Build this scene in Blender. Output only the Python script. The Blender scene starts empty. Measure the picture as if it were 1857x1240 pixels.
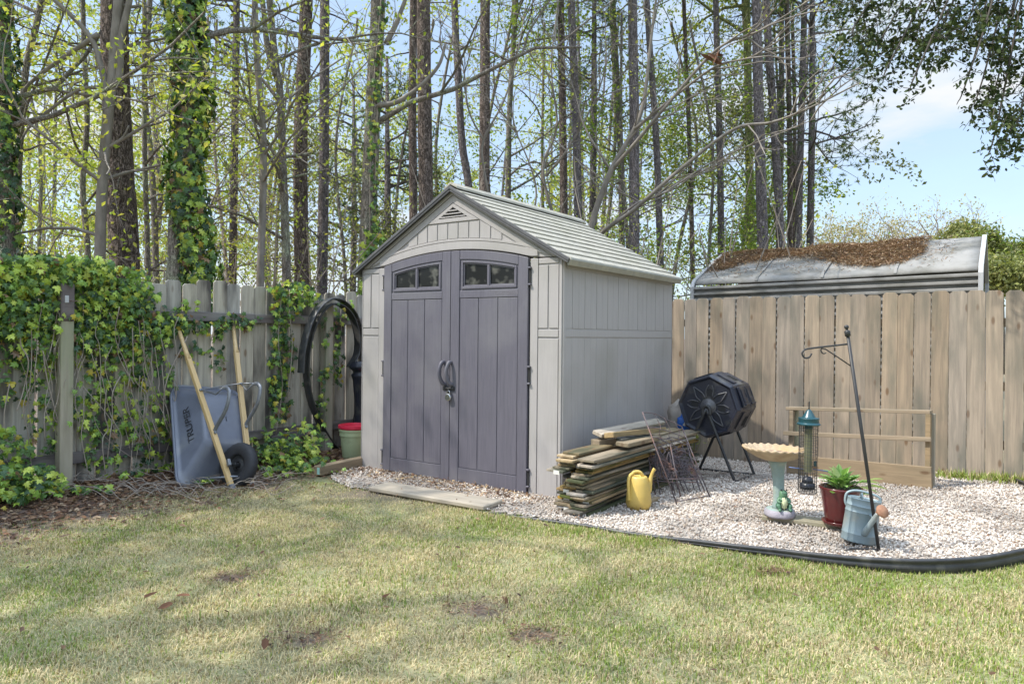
import bpy, math, random
import numpy as np
from mathutils import Vector, Matrix
random.seed(7); rng = np.random.default_rng(7)
S = bpy.context.scene; C = S.collection
pi = math.pi

# ------------------------------------------------------------------ camera, sky, sun, exposure
F0, HOR, ROLL, CH = 1296.0, 608.0, 0.0097, 1.285        # focal length / horizon in photo pixels, roll, eye height
cd = bpy.data.cameras.new('camera'); cam = bpy.data.objects.new('camera', cd); C.objects.link(cam)
cd.sensor_width = 36; cd.lens = 36*F0/1857; cd.shift_y = -(620-HOR)/1857; cd.clip_start = .05; cd.clip_end = 2000
cam.matrix_world = Matrix.Translation((0, 0, CH)) @ Matrix.Rotation(pi/2, 4, 'X') @ Matrix.Rotation(ROLL, 4, 'Z')
S.camera = cam
SUN = Vector((-.60, -.14, .79)).normalized()
el = math.asin(SUN.z); az = math.atan2(SUN.x, SUN.y)
w = bpy.data.worlds.new('World'); S.world = w; w.use_nodes = True
nt = w.node_tree; bg = nt.nodes['Background']; bg.inputs[1].default_value = .15
sky = nt.nodes.new('ShaderNodeTexSky'); sky.sky_type = 'NISHITA'; sky.sun_disc = False
sky.sun_elevation = el; sky.sun_rotation = az; sky.dust_density = 1.2; sky.ozone_density = 1.2; sky.air_density = 1.0
tc = nt.nodes.new('ShaderNodeTexCoord'); mp = nt.nodes.new('ShaderNodeMapping'); mp.inputs['Scale'].default_value = (1.2, 1.2, 4.5)
nz = nt.nodes.new('ShaderNodeTexNoise'); nz.inputs['Scale'].default_value = 2.2; nz.inputs['Detail'].default_value = 6; nz.inputs['Roughness'].default_value = .55
cr = nt.nodes.new('ShaderNodeValToRGB'); cr.color_ramp.elements[0].position = .40; cr.color_ramp.elements[1].position = .72
cr.color_ramp.elements[0].color = (.55, .55, .55, 1); cr.color_ramp.elements[1].color = (.95, .95, .95, 1)
mx = nt.nodes.new('ShaderNodeMix'); mx.data_type = 'RGBA'; mx.inputs[7].default_value = (2.25, 2.85, 3.55, 1)
nt.links.new(tc.outputs['Generated'], mp.inputs[0]); nt.links.new(mp.outputs[0], nz.inputs['Vector']); nt.links.new(nz.outputs[0], cr.inputs[0])
nt.links.new(cr.outputs[0], mx.inputs[0]); nt.links.new(sky.outputs[0], mx.inputs[6]); 
# white veil of cloud patches; sky above the view brightened as added fill light
m2 = nt.nodes.new('ShaderNodeMix'); m2.data_type = 'RGBA'; m2.inputs[7].default_value = (3.3, 3.4, 3.5, 1); c2 = nt.nodes.new('ShaderNodeMapRange'); c2.inputs[1].default_value = .50; c2.inputs[2].default_value = .68
nt.links.new(nz.outputs[0], c2.inputs[0]); nt.links.new(c2.outputs[0], m2.inputs[0]); nt.links.new(mx.outputs[2], m2.inputs[6])
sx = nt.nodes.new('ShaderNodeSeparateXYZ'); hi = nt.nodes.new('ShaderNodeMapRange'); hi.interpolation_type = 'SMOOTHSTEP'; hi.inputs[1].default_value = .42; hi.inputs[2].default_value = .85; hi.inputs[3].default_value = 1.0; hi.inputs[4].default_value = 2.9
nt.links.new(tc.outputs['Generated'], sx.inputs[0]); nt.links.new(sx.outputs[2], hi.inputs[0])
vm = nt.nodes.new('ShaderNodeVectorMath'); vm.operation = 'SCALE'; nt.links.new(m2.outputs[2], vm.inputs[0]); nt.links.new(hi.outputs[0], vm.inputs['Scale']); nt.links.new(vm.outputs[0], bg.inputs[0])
sl = bpy.data.lights.new('sun', 'SUN'); sl.energy = 2.8; sl.angle = math.radians(.7); sl.color = (1, .95, .86)
so = bpy.data.objects.new('sun', sl); C.objects.link(so); so.rotation_euler = SUN.to_track_quat('Z', 'Y').to_euler(); so.location = SUN*30
S.view_settings.view_transform = 'Standard'; S.view_settings.look = 'None'; S.view_settings.gamma = 1
S.view_settings.exposure = .95

# ------------------------------------------------------------------ helpers
FR = Vector((.8195, -.5731)); FS = Vector((.5731, .8195))    # along the shed front / along the shed side
LO = Vector((-3.0, 6.5)); RO = Vector((4.73, 6.6))           # points of the left fence (runs along FS) and of the right fence (runs along -FR)
def sstep(x): x = np.clip(x, 0, 1); return x*x*(3-2*x)
def gh(x, y):
    dl = (x-LO.x)*FR.x+(y-LO.y)*FR.y
    z = .06*sstep(1-np.abs(dl)/.7)*sstep((8-y)/1.5)
    return z-.12*np.exp(-((x-2.6)**2+(y-8.2)**2)/(2*1.15**2))
def ray(px, py):
    a, b = px-928.5, py-HOR; c, s = math.cos(ROLL), math.sin(ROLL)
    return (c*a+s*b)/F0, -(-s*a+c*b)/F0
def at(px, py, Y=None, z=None):
    rx, rz = ray(px, py)
    if Y is None:
        g = 0 if z is None else z
        for _ in range(12):
            Y = (CH-g)/max(-rz, 1e-4)
            if z is None: g = float(gh(rx*Y, Y))
    return Vector((rx*Y, Y, CH+rz*Y))
def on_line(px, py, O, D, off=0):
    """point seen at a pixel on the vertical plane through O along D, moved off towards the yard"""
    rx, rz = ray(px, py); N = Vector((D.y, -D.x)); 
    if N.dot(-O) < 0: N = -N
    O2 = O+N*off
    Y = (O2.x*D.y-O2.y*D.x)/(rx*D.y-D.x)
    return Vector((rx*Y, Y, CH+rz*Y))
def vnoise(x, y, sc, seed=0, oct=3):
    r = np.random.default_rng(seed); G = r.random((64, 64)); out = 0; a = 1; tot = 0
    for o in range(oct):
        u, v = x*sc*2**o+17.3*o, y*sc*2**o+9.1*o
        i, j = np.floor(u).astype(int), np.floor(v).astype(int); fu, fv = sstep(u-i), sstep(v-j)
        g = lambda a_, b_: G[a_ % 64, b_ % 64]
        out = out+a*((g(i, j)*(1-fu)+g(i+1, j)*fu)*(1-fv)+(g(i, j+1)*(1-fu)+g(i+1, j+1)*fu)*fv); tot += a; a *= .55
    return out/tot
def inpoly(x, y, P):
    r = np.zeros(np.shape(x), bool); n = len(P)
    for i in range(n):
        x1, y1 = P[i]; x2, y2 = P[(i+1) % n]
        c = ((y1 > y) != (y2 > y)) & (x < (x2-x1)*(y-y1)/((y2-y1)+1e-12)+x1); r ^= c
    return r
class MB:
    def __init__(s): s.V = []; s.F = []; s.Cc = []; s.n = 0
    def add(s, v, f, col=None):
        v = np.asarray(v, float).reshape(-1, 3)
        if isinstance(f, np.ndarray): s.F.append(f+s.n)
        else:
            for q in f: s.F.append(np.asarray(q, int).reshape(1, -1)+s.n)
        s.V.append(v); k = len(v)
        if col is not None:
            c = np.asarray(col, float)
            s.Cc.append(np.broadcast_to(c, (k, 3)))
        elif s.Cc: s.Cc.append(np.ones((k, 3)))
        s.n += k; return s
    def build(s, name, mat=None, parent=None, smooth=False, bevel=0, seg=1, M=None):
        me = bpy.data.meshes.new(name)
        V = np.concatenate(s.V).astype(np.float32)
        cnt = np.concatenate([np.full(len(a), a.shape[1]) for a in s.F]); lp = np.concatenate([a.ravel() for a in s.F]).astype(np.int32)
        me.vertices.add(len(V)); me.vertices.foreach_set('co', V.ravel())
        me.loops.add(len(lp)); me.loops.foreach_set('vertex_index', lp)
        me.polygons.add(len(cnt)); st = np.concatenate([[0], np.cumsum(cnt)[:-1]]).astype(np.int32)
        me.polygons.foreach_set('loop_start', st)
        try: me.polygons.foreach_set('loop_total', cnt.astype(np.int32))
        except Exception: pass
        me.polygons.foreach_set('use_smooth', np.full(len(cnt), bool(smooth)))
        if s.Cc:
            a = me.color_attributes.new('Col', 'FLOAT_COLOR', 'POINT')
            c = np.ones((len(V), 4), np.float32); c[:, :3] = np.concatenate(s.Cc); a.data.foreach_set('color', c.ravel())
        me.update(calc_edges=True); me.validate()
        if mat: me.materials.append(mat)
        o = bpy.data.objects.new(name, me); C.objects.link(o)
        if parent: o.parent = parent
        if M is not None: o.matrix_local = M
        if bevel:
            b = o.modifiers.new('bevel', 'BEVEL'); b.width = bevel; b.segments = seg; b.limit_method = 'ANGLE'; b.angle_limit = .6
        return o
BF = [(0, 3, 2, 1), (4, 5, 6, 7), (0, 1, 5, 4), (1, 2, 6, 5), (2, 3, 7, 6), (3, 0, 4, 7)]
def box(mb, x0, y0, z0, x1, y1, z1, col=None):
    return mb.add([(x0, y0, z0), (x1, y0, z0), (x1, y1, z0), (x0, y1, z0), (x0, y0, z1), (x1, y0, z1), (x1, y1, z1), (x0, y1, z1)], BF, col)
def prism(mb, poly, d0, d1, fn):
    """extruded outline; fn(u, v, d) gives a point"""
    n = len(poly); a = sum(poly[i][0]*poly[(i+1) % n][1]-poly[(i+1) % n][0]*poly[i][1] for i in range(n))
    if a < 0: poly = poly[::-1]
    v = [fn(u, w_, d0) for u, w_ in poly]+[fn(u, w_, d1) for u, w_ in poly]
    f = [tuple(range(n))[::-1], tuple(range(n, 2*n))]+[(i, (i+1) % n, n+(i+1) % n, n+i) for i in range(n)]
    return mb.add(v, f)
def tube(mb, pts, rad, k=8, cap=True, col=None, wob=0, sx=1.0):
    P = np.array([tuple(p) for p in pts], float); n = len(P); rad = np.broadcast_to(np.asarray(rad, float), (n,))
    T = np.gradient(P, axis=0); T /= np.linalg.norm(T, axis=1)[:, None]+1e-12
    up = np.array([0, 0, 1.]) if abs(T[0, 2]) < .9 else np.array([1., 0, 0])
    u = np.cross(T[0], up); u /= np.linalg.norm(u); V = np.empty((n, k, 3)); a = np.arange(k)*2*pi/k
    for i in range(n):
        u = u-T[i]*np.dot(u, T[i]); u /= np.linalg.norm(u)+1e-12; b = np.cross(T[i], u)
        r = rad[i]*(1+(wob*(rng.random(k)-.5) if wob else 0))
        V[i] = P[i]+(np.cos(a)*r*sx)[:, None]*u+(np.sin(a)*r)[:, None]*b
    i = np.arange(n-1)[:, None]*k; j = np.arange(k)[None, :]; j2 = (j+1) % k
    q = np.stack([i+j, i+j2, i+k+j2, i+k+j], -1).reshape(-1, 4)
    mb.add(V.reshape(-1, 3), q, col)
    if cap:
        o = mb.n-n*k
        mb.F.append(np.array([[o+c for c in range(k)][::-1]])); mb.F.append(np.array([[o+(n-1)*k+c for c in range(k)]]))
def lathe(mb, prof, k=32, M=None, col=None, rf=None, close=False):
    a = np.arange(k)*2*pi/k; V = []
    for i, (r, z) in enumerate(prof):
        rr = r*(rf(a, i) if rf else 1)
        V.append(np.stack([np.cos(a)*rr, np.sin(a)*rr, np.full(k, z)], -1))
    V = np.array(V).reshape(-1, 3)
    if M is not None:
        m = np.array(M); V = V@m[:3, :3].T+m[:3, 3]
    n = len(prof); i = np.arange(n-1)[:, None]*k; j = np.arange(k)[None, :]; j2 = (j+1) % k
    mb.add(V, np.stack([i+j, i+j2, i+k+j2, i+k+j], -1).reshape(-1, 4), col)
def frame(o, x, y=None, z=None):
    """4x4 with local x along x and local z as near to z as may be"""
    x = Vector(x).normalized(); z = Vector(z or (0, 0, 1)); y_ = z.cross(x).normalized(); z = x.cross(y_)
    return Matrix(((x.x, y_.x, z.x, o[0]), (x.y, y_.y, z.y, o[1]), (x.z, y_.z, z.z, o[2]), (0, 0, 0, 1)))
def tag(o, label=None, cat=None, group=None, kind=None):
    if label: o['label'] = label
    if cat: o['category'] = cat
    if group: o['group'] = group
    if kind: o['kind'] = kind
    return o
def thing(name, label, cat, loc=(0, 0, 0), rz=0, group=None):
    o = bpy.data.objects.new(name, None); C.objects.link(o); o.location = loc; o.rotation_euler = (0, 0, rz); o.empty_display_size = .1
    return tag(o, label, cat, group)
def board(name, p0, p1, wd, th, mat, parent=None, up=(0, 0, 1), bevel=.003, ear=0, seg=1):
    """a plank from p0 to p1, width wd sideways, thickness th along up, local x along its length"""
    p0, p1 = Vector(p0), Vector(p1); L = (p1-p0).length; mb = MB()
    if ear:
        prism(mb, [(0, -wd/2+ear), (ear, -wd/2), (L, -wd/2), (L, wd/2), (ear, wd/2), (0, wd/2-ear)], -th/2, th/2, lambda u, v, d: (u, v, d))
    else: box(mb, 0, -wd/2, -th/2, L, wd/2, th/2)
    return mb.build(name, mat, parent, bevel=bevel, M=frame(p0, p1-p0, None, up))
def spline(pts, n=8):
    P = [Vector(p) for p in pts]; P = [P[0]*2-P[1]]+P+[P[-1]*2-P[-2]]; out = []
    for i in range(1, len(P)-2):
        for k in range(n):
            t = k/n; a, b, c, d = P[i-1], P[i], P[i+1], P[i+2]
            out.append(.5*((2*b)+(c-a)*t+(2*a-5*b+4*c-d)*t*t+(3*b-a-3*c+d)*t**3))
    out.append(P[-2]); return out
def text_mesh(name, body, size, mat, parent, M, ext=.001):
    cu = bpy.data.curves.new(name, 'FONT'); cu.body = body; cu.size = size; cu.extrude = ext; cu.align_x = 'CENTER'; cu.align_y = 'CENTER'
    t = bpy.data.objects.new(name+'_tmp', cu); C.objects.link(t); bpy.context.view_layer.update()
    me = bpy.data.meshes.new_from_object(t.evaluated_get(bpy.context.evaluated_depsgraph_get())); bpy.data.objects.remove(t)
    me.materials.clear(); me.materials.append(mat); o = bpy.data.objects.new(name, me); C.objects.link(o); o.parent = parent; o.matrix_local = M
    return o

# ------------------------------------------------------------------ materials
def mat(name, base, rough=.6, col2=None, scale=8, stretch=(1, 1, 1), bump=0, bscale=None, metal=0, attr=False, transl=0, spot=None, spec=.5, orand=0, detail=5, pos=(.35, .65)):
    m = bpy.data.materials.new(name); m.use_nodes = True; n = m.node_tree.nodes; l = m.node_tree.links; b = n['Principled BSDF']
    b.inputs['Roughness'].default_value = rough; b.inputs['Metallic'].default_value = metal; b.inputs['Specular IOR Level'].default_value = spec
    t = n.new('ShaderNodeTexCoord'); oi = n.new('ShaderNodeObjectInfo'); ad = n.new('ShaderNodeVectorMath'); ad.operation = 'MULTIPLY_ADD'
    l.new(oi.outputs['Random'], ad.inputs[0]); ad.inputs[1].default_value = (31, 17, 23); l.new(t.outputs['Object'], ad.inputs[2])
    mp = n.new('ShaderNodeMapping'); mp.inputs['Scale'].default_value = stretch; l.new(ad.outputs[0], mp.inputs[0])
    no = n.new('ShaderNodeTexNoise'); no.inputs['Scale'].default_value = scale; no.inputs['Detail'].default_value = detail; no.inputs['Roughness'].default_value = .62; l.new(mp.outputs[0], no.inputs['Vector'])
    col = None
    if attr:
        at_ = n.new('ShaderNodeAttribute'); at_.attribute_name = 'Col'; col = at_.outputs['Color']
    else:
        rg = n.new('ShaderNodeRGB'); rg.outputs[0].default_value = (*base, 1); col = rg.outputs[0]
    def mixc(fac, a, c, mode='MIX'):
        x = n.new('ShaderNodeMix'); x.data_type = 'RGBA'; x.blend_type = mode
        for s_, v in ((x.inputs[0], fac), (x.inputs[6], a), (x.inputs[7], c)):
            if hasattr(v, 'is_output'): l.new(v, s_)
            elif isinstance(v, (int, float)): s_.default_value = v
            else: s_.default_value = (*v, 1)
        return x.outputs[2]
    def ramp(src, a, c):
        x = n.new('ShaderNodeMapRange'); x.inputs[1].default_value = a; x.inputs[2].default_value = c; l.new(src, x.inputs[0]); return x.outputs[0]
    if col2: col = mixc(ramp(no.outputs[0], *pos), col, col2)
    if spot:       # (colour, scale, lo, hi)
        n2 = n.new('ShaderNodeTexNoise'); n2.inputs['Scale'].default_value = spot[1]; n2.inputs['Detail'].default_value = 6; l.new(ad.outputs[0], n2.inputs['Vector'])
        col = mixc(ramp(n2.outputs[0], spot[2], spot[3]), col, spot[0])
    if orand:
        hs = n.new('ShaderNodeHueSaturation'); r_ = n.new('ShaderNodeMapRange'); r_.inputs[3].default_value = 1-orand; r_.inputs[4].default_value = 1+orand
        l.new(oi.outputs['Random'], r_.inputs[0]); l.new(r_.outputs[0], hs.inputs['Value']); l.new(col, hs.inputs['Color']); col = hs.outputs[0]
    l.new(col, b.inputs['Base Color'])
    if bump:
        bn = n.new('ShaderNodeBump'); bn.inputs['Strength'].default_value = bump; bn.inputs['Distance'].default_value = .01
        src = no
        if bscale:
            src = n.new('ShaderNodeTexNoise'); src.inputs['Scale'].default_value = bscale; src.inputs['Detail'].default_value = 4; l.new(mp.outputs[0], src.inputs['Vector'])
        l.new(src.outputs[0], bn.inputs['Height']); l.new(bn.outputs[0], b.inputs['Normal'])
    if transl:
        tr = n.new('ShaderNodeBsdfTranslucent'); ms = n.new('ShaderNodeMixShader'); ms.inputs[0].default_value = transl
        sc_ = mixc(1.0, col, (1.0, 1.0, .55), 'MULTIPLY')
        l.new(sc_, tr.inputs[0]); l.new(b.outputs[0], ms.inputs[1]); l.new(tr.outputs[0], ms.inputs[2]); l.new(ms.outputs[0], n['Material Output'].inputs[0])
    return m
def wood(name, c1, c2, stain=None, axis=0, rough=.8, orand=.15, grain=9, bump=.35, knots=True, kn=.78, slo=.52, shi=.7, sscale=2.5):
    m = mat(name, c1, rough, None, bump=0, orand=0); n = m.node_tree.nodes; l = m.node_tree.links; b = n['Principled BSDF']
    mp = next(x for x in n if x.type == 'MAPPING'); ad = next(x for x in n if x.type == 'VECT_MATH'); no = next(x for x in n if x.type == 'TEX_NOISE'); oi = next(x for x in n if x.type == 'OBJECT_INFO')
    s = [grain*4]*3; s[axis] = grain*.22; mp.inputs['Scale'].default_value = s; no.inputs['Scale'].default_value = 1.0; no.inputs['Detail'].default_value = 6; no.inputs['Distortion'].default_value = .6
    def mix(f, a, c, mode='MIX'):
        x = n.new('ShaderNodeMix'); x.data_type = 'RGBA'; x.blend_type = mode
        for s_, v in ((x.inputs[0], f), (x.inputs[6], a), (x.inputs[7], c)):
            if hasattr(v, 'is_output'): l.new(v, s_)
            elif isinstance(v, (int, float)): s_.default_value = v
            else: s_.default_value = (*v, 1)
        return x.outputs[2]
    def mr(src, a, c, o0=0, o1=1):
        x = n.new('ShaderNodeMapRange'); x.inputs[1].default_value = a; x.inputs[2].default_value = c; x.inputs[3].default_value = o0; x.inputs[4].default_value = o1; l.new(src, x.inputs[0]); return x.outputs[0]
    col = mix(mr(no.outputs[0], .3, .7), c1, c2)
    n2 = n.new('ShaderNodeTexNoise'); s2 = [sscale*2.2]*3; s2[axis] = sscale*.5
    m2 = n.new('ShaderNodeMapping'); m2.inputs['Scale'].default_value = s2; l.new(ad.outputs[0], m2.inputs[0]); l.new(m2.outputs[0], n2.inputs['Vector']); n2.inputs['Scale'].default_value = 1; n2.inputs['Detail'].default_value = 5
    if stain: col = mix(mr(n2.outputs[0], slo, shi), col, stain)
    if knots:
        vo = n.new('ShaderNodeTexVoronoi'); m3 = n.new('ShaderNodeMapping'); s3 = [9.0]*3; s3[axis] = 3.6; m3.inputs['Scale'].default_value = s3
        l.new(ad.outputs[0], m3.inputs[0]); l.new(m3.outputs[0], vo.inputs['Vector']); vo.inputs['Scale'].default_value = 1
        col = mix(mr(vo.outputs['Distance'], .09, .18, kn, 0), col, (c1[0]*.35, c1[1]*.25, c1[2]*.18))
    hs = n.new('ShaderNodeHueSaturation'); r2 = n.new('ShaderNodeMath'); r2.operation = 'FRACT'; r3 = n.new('ShaderNodeMath'); r3.operation = 'MULTIPLY'; r3.inputs[1].default_value = 7.31
    l.new(oi.outputs['Random'], r3.inputs[0]); l.new(r3.outputs[0], r2.inputs[0])
    l.new(mr(oi.outputs['Random'], 0, 1, 1-orand, 1+orand), hs.inputs['Value']); l.new(mr(r2.outputs[0], 0, 1, 1-orand*2.2, 1+orand), hs.inputs['Saturation']); l.new(col, hs.inputs['Color'])
    l.new(hs.outputs[0], b.inputs['Base Color'])
    bn = n.new('ShaderNodeBump'); bn.inputs['Strength'].default_value = bump; bn.inputs['Distance'].default_value = .006
    l.new(no.outputs[0], bn.inputs['Height']); l.new(bn.outputs[0], b.inputs['Normal'])
    return m
def bark(name, c1, c2, plate=16, bump=.9, lich=None, zs=.30):
    m = mat(name, c1, .9, c2, scale=plate*.7, stretch=(1, 1, zs), spot=(lich, 2.2, .52, .68) if lich else None, spec=.2)
    n = m.node_tree.nodes; l = m.node_tree.links; b = n['Principled BSDF']; mp = next(x for x in n if x.type == 'MAPPING')
    no = next(x for x in n if x.type == 'TEX_NOISE')
    vo = n.new('ShaderNodeTexVoronoi'); vo.feature = 'DISTANCE_TO_EDGE'; vo.inputs['Scale'].default_value = plate
    ds = n.new('ShaderNodeVectorMath'); ds.operation = 'MULTIPLY_ADD'; l.new(no.outputs['Color'], ds.inputs[0]); ds.inputs[1].default_value = (.16, .16, .16); l.new(mp.outputs[0], ds.inputs[2])
    l.new(ds.outputs[0], vo.inputs['Vector'])
    r = n.new('ShaderNodeMapRange'); r.inputs[2].default_value = .16; l.new(vo.outputs['Distance'], r.inputs[0])
    x = n.new('ShaderNodeMix'); x.data_type = 'RGBA'; src = b.inputs['Base Color'].links[0].from_socket
    l.new(r.outputs[0], x.inputs[0]); x.inputs[6].default_value = (c1[0]*.3, c1[1]*.28, c1[2]*.26, 1); l.new(src, x.inputs[7]); l.new(x.outputs[2], b.inputs['Base Color'])
    bn = n.new('ShaderNodeBump'); bn.inputs['Strength'].default_value = bump; bn.inputs['Distance'].default_value = .02; l.new(r.outputs[0], bn.inputs['Height']); l.new(bn.outputs[0], b.inputs['Normal'])
    return m
M = {}
M['ground'] = mat('ground', (.3, .25, .15), .95, attr=True, bump=.8, bscale=60)
M['grass'] = mat('grass_blades', (.4, .4, .2), .7, attr=True, transl=.3, spec=.2)
M['leaf'] = mat('foliage', (.2, .3, .05), .5, attr=True, transl=.42, spec=.35)
M['gloss_leaf'] = mat('ivy_leaf', (.1, .2, .04), .38, attr=True, transl=.25, spec=.5)
M['litter'] = mat('dry_litter', (.2, .1, .05), .85, attr=True, transl=.1, spec=.15)
M['pebble'] = mat('pebbles', (.7, .68, .62), .7, attr=True, bump=.3, bscale=300, spec=.3)
M['gravel'] = mat('gravel_ground', (.48, .43, .37), .95, (.26, .20, .155), scale=40, bump=1, bscale=80)
M['pine'] = bark('pine_bark', (.18, .14, .12), (.31, .25, .22), 30, .9)
M['pine2'] = bark('pine_bark_grey', (.19, .165, .165), (.33, .29, .29), 32, .8)
M['hard'] = bark('hardwood_bark', (.23, .20, .17), (.36, .325, .28), 34, .6, (.42, .46, .32))
M['moss'] = bark('mossy_bark', (.22, .24, .10), (.34, .36, .14), 26, .6)
M['pale'] = mat('pale_smooth_bark', (.26, .23, .20), .8, (.15, .13, .105), scale=9, stretch=(1, 1, .4), bump=.3, bscale=30)
M['twig'] = mat('twig_bark', (.24, .19, .15), .85, (.36, .31, .26), scale=6)
M['fence_old'] = wood('old_grey_picket', (.50, .455, .36), (.28, .25, .205), (.075, .065, .055), axis=2, orand=.16, grain=8, slo=.46, shi=.64, knots=True)
M['fence_dark'] = wood('old_dark_rail', (.16, .135, .125), (.085, .07, .07), (.26, .24, .21), axis=0, orand=.1, grain=8)
M['post_old'] = wood('old_post', (.36, .32, .245), (.25, .22, .165), (.25, .25, .165), axis=2, orand=.1, slo=.45, shi=.6)
M['fence_new'] = wood('tan_picket', (.375, .296, .215), (.225, .18, .135), (.165, .148, .112), axis=2, orand=.15, grain=8, slo=.46, shi=.70, bump=.5, sscale=3)
M['tan_wood'] = wood('tan_lumber', (.29, .215, .13), (.19, .14, .085), (.12, .105, .065), axis=0, orand=.1, slo=.5, shi=.75)
M['yellow_wood'] = wood('handle_wood', (.60, .42, .20), (.50, .34, .15), None, axis=0, orand=.05, knots=False, bump=.15, rough=.5)
M['step_wood'] = wood('step_wood', (.40, .35, .275), (.27, .23, .18), (.16, .14, .105), axis=0, orand=.03, knots=False)
M['stack'] = wood('stack_wood', (.42, .29, .14), (.15, .105, .055), (.05, .058, .020), axis=0, orand=.38, slo=.43, shi=.56, knots=False)
M['stack_top'] = wood('stack_top_wood', (.40, .30, .17), (.22, .155, .085), (.075, .07, .035), axis=0, orand=.2, slo=.46, shi=.66)
M['sheath'] = mat('beige_resin', (.365, .342, .330), .55, (.335, .314, .305), scale=60, stretch=(1, 1, .06), bump=.12, bscale=200, spot=((.295, .28, .258), 1.8, .5, .75))
M['sheath_side'] = M['sheath']
M['door'] = mat('dark_resin', (.120, .113, .138), .5, (.096, .091, .112), scale=70, stretch=(1, 1, .06), bump=.12, bscale=200, spot=((.158, .152, .165), 1.8, .5, .8))
M['roof'] = mat('roof_resin', (.42, .395, .33), .8, (.30, .28, .23), scale=26, stretch=(1, .35, 1), bump=.5, bscale=90, spot=((.30, .285, .22), 3, .5, .75))
M['trim'] = mat('charcoal_trim', (.10, .10, .105), .6, (.07, .07, .075), scale=20)
M['black'] = mat('black_plastic', (.010, .012, .022), .38, (.018, .020, .032), scale=8, bump=.1, bscale=120, spot=((.10, .095, .08), 6, .54, .78))
M['relief_grey'] = mat('relief_plastic', (.05, .05, .056), .4, (.10, .10, .105), scale=14)  # lighter grey than the drum, for the raised ribs on its ends
M['edging'] = mat('edging_plastic', (.03, .03, .033), .45, (.05, .05, .05), scale=12, spot=((.15, .14, .12), 9, .55, .8))
M['iron'] = mat('black_iron', (.02, .02, .022), .5, (.03, .03, .03), scale=20)
M['rust'] = mat('rusty_iron', (.115, .095, .10), .75, (.20, .11, .085), scale=14, pos=(.5, .65), metal=.2)
M['steel'] = mat('galvanised_steel', (.27, .28, .30), .48, (.18, .19, .21), scale=12, metal=.6)
M['chrome'] = mat('padlock_steel', (.6, .6, .6), .25, metal=1)
M['glass'] = mat('dusty_glass', (.010, .010, .009), .16, (.13, .128, .11), scale=9, detail=2, pos=(.52, .72), spec=.25)
M['tray'] = mat('grey_blue_poly', (.15, .162, .20), .36, (.11, .12, .152), scale=3, spot=((.26, .26, .25), 3.2, .5, .78), spec=.6)
M['rubber'] = mat('rubber', (.025, .025, .028), .7, bump=.2, bscale=60)
M['letter'] = mat('dark_letter', (.02, .02, .025), .5)
M['pail'] = mat('green_bucket', (.44, .50, .30), .5, (.36, .42, .25), scale=6, spot=((.3, .28, .18), 8, .6, .8))
M['red'] = mat('red_bucket', (.72, .03, .075), .4)
M['yellow'] = mat('yellow_plastic', (.60, .42, .10), .42, (.50, .34, .09), scale=5, spot=((.40, .32, .14), 9, .6, .85))
M['bowl'] = mat('sand_bowl', (.48, .37, .245), .75, (.33, .24, .15), scale=7, spot=((.38, .24, .10), 5, .5, .7), bump=.3, bscale=70)
M['bath'] = mat('blue_green_cast', (.28, .36, .34), .7, (.20, .27, .25), scale=9, spot=((.40, .42, .34), 9, .5, .75), bump=.3, bscale=60)
M['stone'] = mat('cast_stone', (.36, .33, .37), .85, (.26, .25, .28), scale=9, bump=.6, bscale=30)
M['frogg'] = mat('frog_green', (.045, .13, .085), .5, (.13, .25, .13), scale=14, pos=(.4, .7))
M['frogb'] = mat('frog_belly', (.56, .60, .36), .55)
M['glaze'] = mat('red_glaze', (.10, .014, .014), .2, (.055, .010, .010), scale=3, spec=.7, spot=((.26, .07, .05), 8, .62, .8))
M['soil'] = mat('soil', (.05, .035, .025), .95, bump=1, bscale=60)
M['can'] = mat('blue_zinc', (.25, .315, .335), .5, (.20, .26, .28), scale=5, metal=.15, spot=((.34, .31, .25), 7, .55, .8))
M['canrust'] = mat('rust_rose', (.25, .12, .07), .8, (.36, .19, .11), scale=24)
M['feeder'] = mat('green_metal', (.010, .06, .075), .3, (.006, .04, .05), scale=6, spec=.6)
M['clear'] = mat('tube_plastic', (.16, .16, .10), .25, (.10, .10, .06), scale=8)
M['metal_roof'] = mat('weathered_metal_roof', (.29, .28, .262), .85, (.225, .218, .20), scale=3, stretch=(1, 1, 1), metal=0, spec=.15, spot=((.15, .145, .125), 3, .46, .72))
M['white'] = mat('white_metal_trim', (.46, .46, .46), .5, (.36, .36, .35), scale=6)
M['paper'] = mat('paper_tag', (.66, .64, .58), .8)
M['bag'] = mat('white_bag', (.42, .36, .30), .6, (.28, .24, .20), scale=6, bump=.8, bscale=8)
M['blue'] = mat('blue_bag', (.02, .13, .50), .4)
M['dark'] = mat('dark_inside', (.02, .02, .02), .9)

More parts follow.
